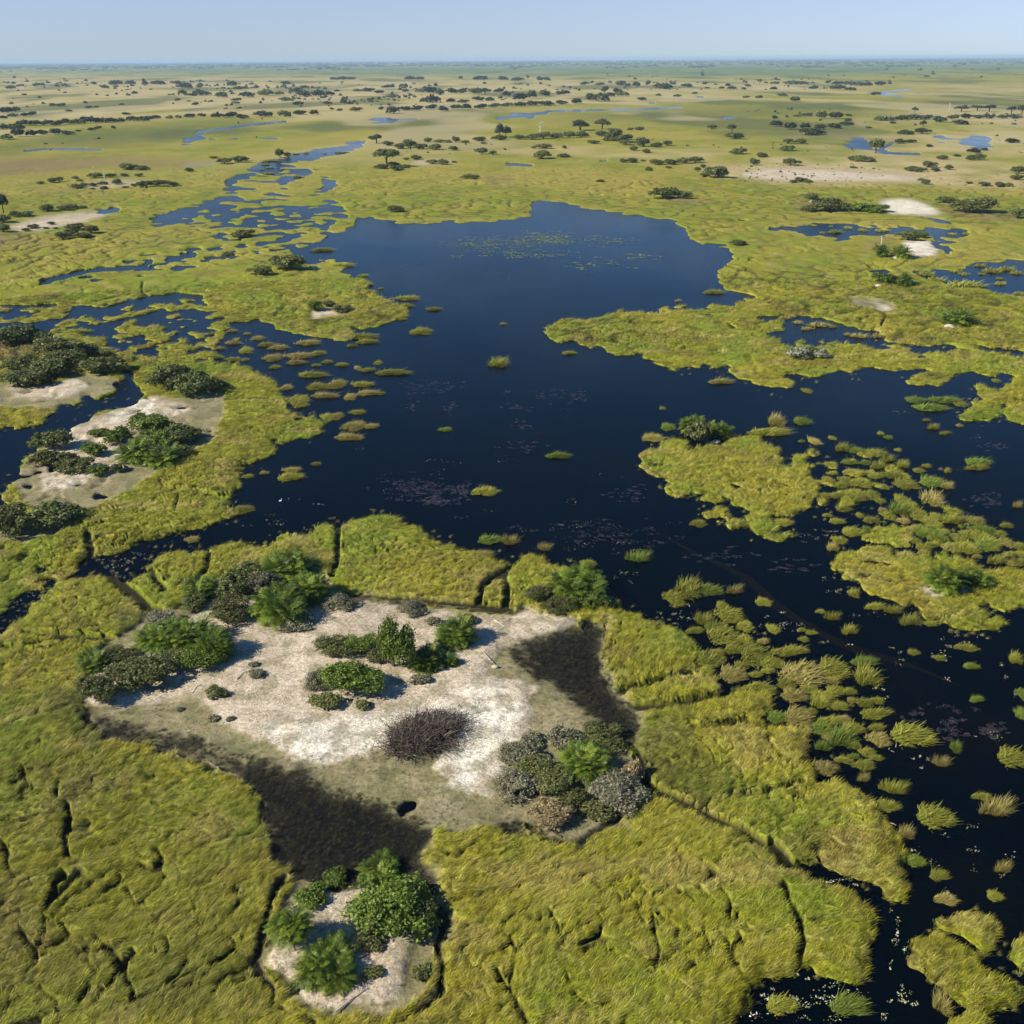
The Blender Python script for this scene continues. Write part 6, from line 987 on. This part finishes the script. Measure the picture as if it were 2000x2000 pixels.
for r_ in (('t3', 240,732,110,40, O_, 'olive bush left in the central meadow, upper of three'), ('t3', 395,732,42,26, D_, 'little dark bush right in the central meadow'), ('t3', 165,732,42,22, D_, 'little dark bush at left in the central meadow'), ('t3', 225,812,140,62, D_, 'large bush below the central meadow trio'), ('t3', 385,798,90,22, D_, 'low bush tail right of the large one in the central meadow'), ('t3', 890,587,46,25, D_, 'small bush right of the thick row, left of two'), ('t3', 965,587,82,25, D_, 'small bush right of the thick row, right of two'), ('t3', 1510,582,72,36, D_, 'mound like bush left of the umbrella tree'), ('t3', 1678,662,124,42, D_, 'low round bush at the foot of the umbrella tree'), ('t3', 1700,778,115,58, D_, 'bush with a peaked top below the umbrella tree'), ('t3', 1885,802,82,40, D_, 'low bush right of the peaked one'), ('t3', 1830,864,66,52, D_, 'compact bush left of the long sand strip'), ('t3', 1030,902,52,42, D_, 'bush on a tiny white sand spot above the lake head'), ('t3', 1540,962,170,90, D_, 'big loose bush at the left end of the long sand strip'), ('t3', 1450,950,90,30, O_, 'low scrub left of the big loose bush')):
    bush(*r_, lod='mid')
row('t3', [150,345,100,55, 60,360,110,50, 250,330,90,50, 380,320,100,40, 600,362,100,60, 670,366,100,70, 740,330,80,20, 830,325,100,18, 980,355,70,22, 1105,322,50,15, 1245,332,60,18, 150,400,110,30, 260,400,110,30, 380,390,90,25, 490,385,100,22, 60,405,90,25], 'dark low tree on the far bank across the blue river, top centre', 'far bank low trees across the river', kind=FK, name='tree', cat_='tree')
row('t3', [40,210,80,20, 210,210,40,35, 260,205,50,30, 540,240,50,28, 660,242,60,20, 820,245,80,45, 870,250,50,25, 935,250,70,35, 1025,240,40,35, 1095,250,40,30, 1150,268,120,25, 1215,235,50,20, 1320,255,80,30, 1470,268,40,15, 1630,255,40,28, 1660,275,60,20, 1580,272,40,18, 1750,280,40,18, 1780,258,50,20, 1765,345,45,18, 1865,348,60,18, 1375,310,50,12], 'low tree on the farthest pale sandy strip, right of centre', 'low trees on the farthest sandy strip', kind=('far',), name='tree', cat_='tree')
row('t4', [220,495,60,25, 295,490,70,30, 400,510,90,50, 510,512,120,40, 610,492,50,20, 600,532,60,30, 60,568,100,45, 165,590,110,50, 280,584,90,40, 390,594,90,40, 500,584,90,45, 590,562,80,35], 'dark low tree in the big thicket on the upper right plain', 'big upper right thicket', kind=FK, name='tree', cat_='tree')
row('t4', [850,532,110,35, 920,534,80,35, 1010,530,90,40, 1100,528,110,40, 1190,532,90,40, 1300,552,110,50, 1390,533,80,40, 1490,530,80,35, 1580,528,80,25, 1660,533,80,35, 1770,533,90,35, 1870,538,90,28, 1450,572,100,20], 'dark low tree in the long row below the far right flat topped trees', 'long row below the flat topped trees', kind=FK, name='tree', cat_='tree')
for r_ in (('t4', 50,507,42,26, 'far', 'small round bush left of the big upper right thicket'), ('t4', 140,502,24,24, 'far', 'tiny bush between the small round one and the thicket'), ('t4', 340,636,160,50, 'far', 'oval bush below the big upper right thicket'), ('t4', 940,555,46,18, 'far', 'tiny bush under the left end of the long right row'), ('t4', 760,587,46,16, 'far', 'tiny bush on pale ground right of the thicket'), ('t4', 1035,641,112,44, 'far', 'bush by the upper pool, left of two'), ('t4', 1160,638,110,30, 'far', 'lower bush by the upper pool, right of two'), ('t4', 990,708,74,40, 'far', 'round bush right of the big solitary tree'), ('t4', 1068,703,74,30, 'far', 'low bush touching the round one'), ('t4', 1215,738,50,24, 'far', 'small bush on sand between the pools'), ('t4', 1840,718,96,34, 'far', 'low bush at the far right pools'), ('t4', 1552,782,84,42, 'far', 'bush with a pale trunk above the double bush'), ('t4', 1632,768,52,22, 'far', 'low bush right of the pale trunk'), ('t4', 1530,842,80,50, D_, 'left half of the double bush at right below the pools'), ('t4', 1600,843,75,50, D_, 'right half of the double bush at right below the pools'), ('t4', 1312,833,88,36, D_, 'square bush left of the double bush'), ('t4', 1425,814,52,14, 'far', 'sliver of scrub left above the double bush'),
           ('t4', 138,754,104,52, D_, 'round grey green bush on the upper right meadow, left'), ('t4', 246,698,96,42, D_, 'bush above right of the round grey green one'), ('t4', 150,697,90,24, O_, 'flat scrub left of it on the meadow'), ('t4', 640,832,86,42, D_, 'left bush of the clump under the solitary tree'), ('t4', 720,844,140,42, D_, 'right bush of the clump under the solitary tree'), ('t4', 170,868,130,18, D_, 'long low scrub above the long sand strip'), ('t4', 1220,894,100,48, O_, 'bush at the right end of the long sand strip'), ('t4', 1362,914,62,38, D_, 'round dark bush right of the sand strip end'), ('t4', 1262,924,72,28, D_, 'low bush below the sand strip end'), ('t4', 1080,918,100,26, O_, 'pale scrub on the sand strip end, left'), ('t4', 1150,928,90,26, O_, 'pale scrub on the sand strip end, right'), ('t4', 640,893,46,16, D_, 'speck of scrub on the long sand strip'), ('t4', 1882,948,96,58, D_, 'rounded bush at the right edge, upper of two'), ('t4', 1880,992,110,44, D_, 'wider bush at the right edge, lower of two')):
    bush(*r_, lod='mid')
row('t4', [50,240,60,20, 190,246,90,18, 270,246,70,16, 520,250,80,20, 600,252,80,20, 760,265,80,26, 840,266,80,28, 520,290,100,20, 620,297,60,28, 40,285,60,15, 340,283,70,14, 680,262,90,20, 810,335,70,15, 110,335,70,12, 205,376,90,18, 1200,210,40,15, 1610,220,20,12], 'low tree on the far pale strip at upper right, under the green marsh', 'low trees on the far right pale strip', kind=('far',), name='tree', cat_='tree')
row('t5', [400,236,80,46, 450,232,60,40, 310,247,60,28, 570,207,50,25, 600,227,50,20, 720,202,100,40, 840,197,80,35], 'bush along the back of the upper left scrub patch', 'back row of the upper left scrub patch', 'mid', (D_,)); row('t5', [585,282,100,42, 640,264,60,30, 705,264,60,35, 775,247,70,30, 790,287,55,35, 700,285,40,18, 885,247,70,45, 940,187,60,30, 945,277,50,22, 1050,187,60,25], 'small bush on the sand in the middle of the upper left scrub patch', 'bushes on the upper left scrub sand', 'mid', (D_, O_)); row('t5', [1015,264,50,24, 1080,272,100,62, 1180,264,120,52, 1250,242,70,36, 1310,260,80,38], 'bush of the dense clump at the right end of the upper left scrub patch', 'right clump of the upper left scrub patch', 'mid', (D_,))
row('t5', [200,494,110,50, 120,498,90,45, 360,455,110,62, 480,444,100,50, 540,440,90,45, 620,434,80,30], 'dark bush along the back of the left sand patch with the edge tree', 'back row of the left sand patch', 'mid', (D_,)); row('t5', [30,545,120,80, 30,615,110,70], 'dark bush cut by the left edge under the pale trunked tree', 'bushes at the left edge', 'mid', (D_,)); row('t5', [250,583,90,26, 200,600,60,26, 390,553,60,26, 350,585,40,16, 420,585,40,16], 'tiny bush on the left sand patch with the edge tree', 'tiny bushes on the left sand patch', 'mid', (D_, O_)); row('t5', [560,600,140,70, 480,665,110,64, 640,655,120,60, 690,620,110,64, 540,640,110,60], 'bush of the bushy clump at the front of the left sand patch', 'front clump of the left sand patch', 'mid', (D_, O_)); row('t5', [1830,638,120,50], 'dark scrub in the reeds below the river arm', None, 'mid', (O_,))
row('t6', [250,302,90,40, 300,304,80,30, 190,304,60,24], 'bush of the clump at the lower edge of the long sand strip', 'clump at the sand strip edge', 'mid', (D_, G_)); row('t6', [1190,324,64,40, 1155,298,54,28], 'bush of the pair right of the long sand strip', 'pair right of the sand strip', 'mid', (D_,)); row('t6', [1640,342,80,38, 1750,350,90,42, 1810,352,70,40, 1520,322,52,20], 'bush in the row at the right edge above the salt pan', 'row above the salt pan', 'mid', (D_,))

# far specks past counting, and the wood along the horizon
def speck_mesh(name, X, Y, W, H, seed, k=5, material=None):
    r = rng(seed); m_ = len(X); V, T = [], []
    dd = np.hypot(X, Y); zz = np.maximum(surface(X.astype(np.float32), Y.astype(np.float32), (dd * dd / (CAM_H * FPX) * 2).astype(np.float32))[0], .3)
    for j in range(k):
        a = r.uniform(0, 6.28, m_); q = r.uniform(.0, .35, m_) * (j > 0); cx = X + W * q * np.cos(a); cy = Y + W * q * np.sin(a); ww = W * r.uniform(.2, .34, m_); hh = H * r.uniform(.5, 1.0, m_); tn = r.uniform(.1, .9, m_)
        ring = []
        for lv, (rr, zf) in enumerate(((.8, 0.0), (1.0, .45), (.6, .85))):
            for s in range(6):
                th = s * math.pi / 3 + lv * .5; e = 1 + .22 * r.normal(size=m_); ring.append(np.stack([cx + ww * rr * e * np.cos(th), cy + ww * rr * e * np.sin(th), zz - .1 + hh * zf * (1 + .1 * r.normal(size=m_))], 1))
        ring.append(np.stack([cx, cy, zz + hh], 1)); V.append(np.stack(ring, 1)); T.append(np.repeat(tn[:, None], 19, 1))
    V = np.concatenate(V, 0); T = np.concatenate(T, 0); n_ = len(V); base = np.arange(n_)[:, None] * 19
    F4 = np.concatenate([base + np.array([[lv * 6 + s, lv * 6 + (s + 1) % 6, (lv + 1) * 6 + (s + 1) % 6, (lv + 1) * 6 + s]]) for lv in (0, 1) for s in range(6)]); F3 = np.concatenate([base + np.array([[12 + s, 12 + (s + 1) % 6, 18]]) for s in range(6)])
    return tag(obj(name, np_mesh(name, V.reshape(-1, 3), [F4, F3], T.ravel(), material)), kind='stuff')
r = rng(91); sx, sy, sw, sh = [], [], [], []
for x0_, x1_, y0_, y1_, k, wpx in ((-150, 520, 158, 175, 120, 9), (-150, 1000, 160, 215, 380, 8), (330, 1010, 158, 200, 300, 11), (1000, 1250, 150, 175, 90, 9), (1270, 1760, 152, 174, 170, 9), (1450, 2200, 212, 250, 130, 8), (1200, 2150, 270, 345, 130, 6), (1430, 1800, 322, 356, 120, 5), (-150, 520, 210, 300, 60, 7), (740, 1100, 270, 300, 60, 6), (1000, 2150, 128, 150, 70, 8), (-100, 200, 380, 470, 30, 7)):
    a = r.uniform(x0_, x1_, k); b = r.uniform(y0_, y1_, k); x, y = ground(a, b); d = np.hypot(x, y); wv = wpx * r.uniform(.35, 1.2, k) * d / FPX; sx.append(x); sy.append(y); sw.append(wv); sh.append(wv * r.uniform(.3, .6, k))
sx, sy, sw, sh = map(np.concatenate, (sx, sy, sw, sh)); hh_ = surface(sx.astype(np.float32), sy.astype(np.float32), np.full(len(sx), 10, np.float32))[2]; ok = (hh_ > .6) & (perlin(sx / 130, sy / 260, 8) + r.normal(0, .12, len(sx)) > .08)
speck_mesh('distant_scrub', sx[ok], sy[ok], sw[ok], sh[ok], 92, 3, M['far'])
k = 5200; d = 7500 + 26000 * r.uniform(0, 1, k) ** 1.3; az = r.uniform(-.62, .62, k); cl = perlin(az * 30, d / 2500, 5); ok = (cl > .25) | (d > 10500); d, az = d[ok], az[ok]
speck_mesh('treeline', d * np.sin(az), d * np.cos(az), r.uniform(20, 70, len(d)) * np.clip(d / 9000, .8, 3.0), r.uniform(6, 12, len(d)) * np.clip(d / 12000, .8, 1.6), 93, 3, M['far'])
flush()
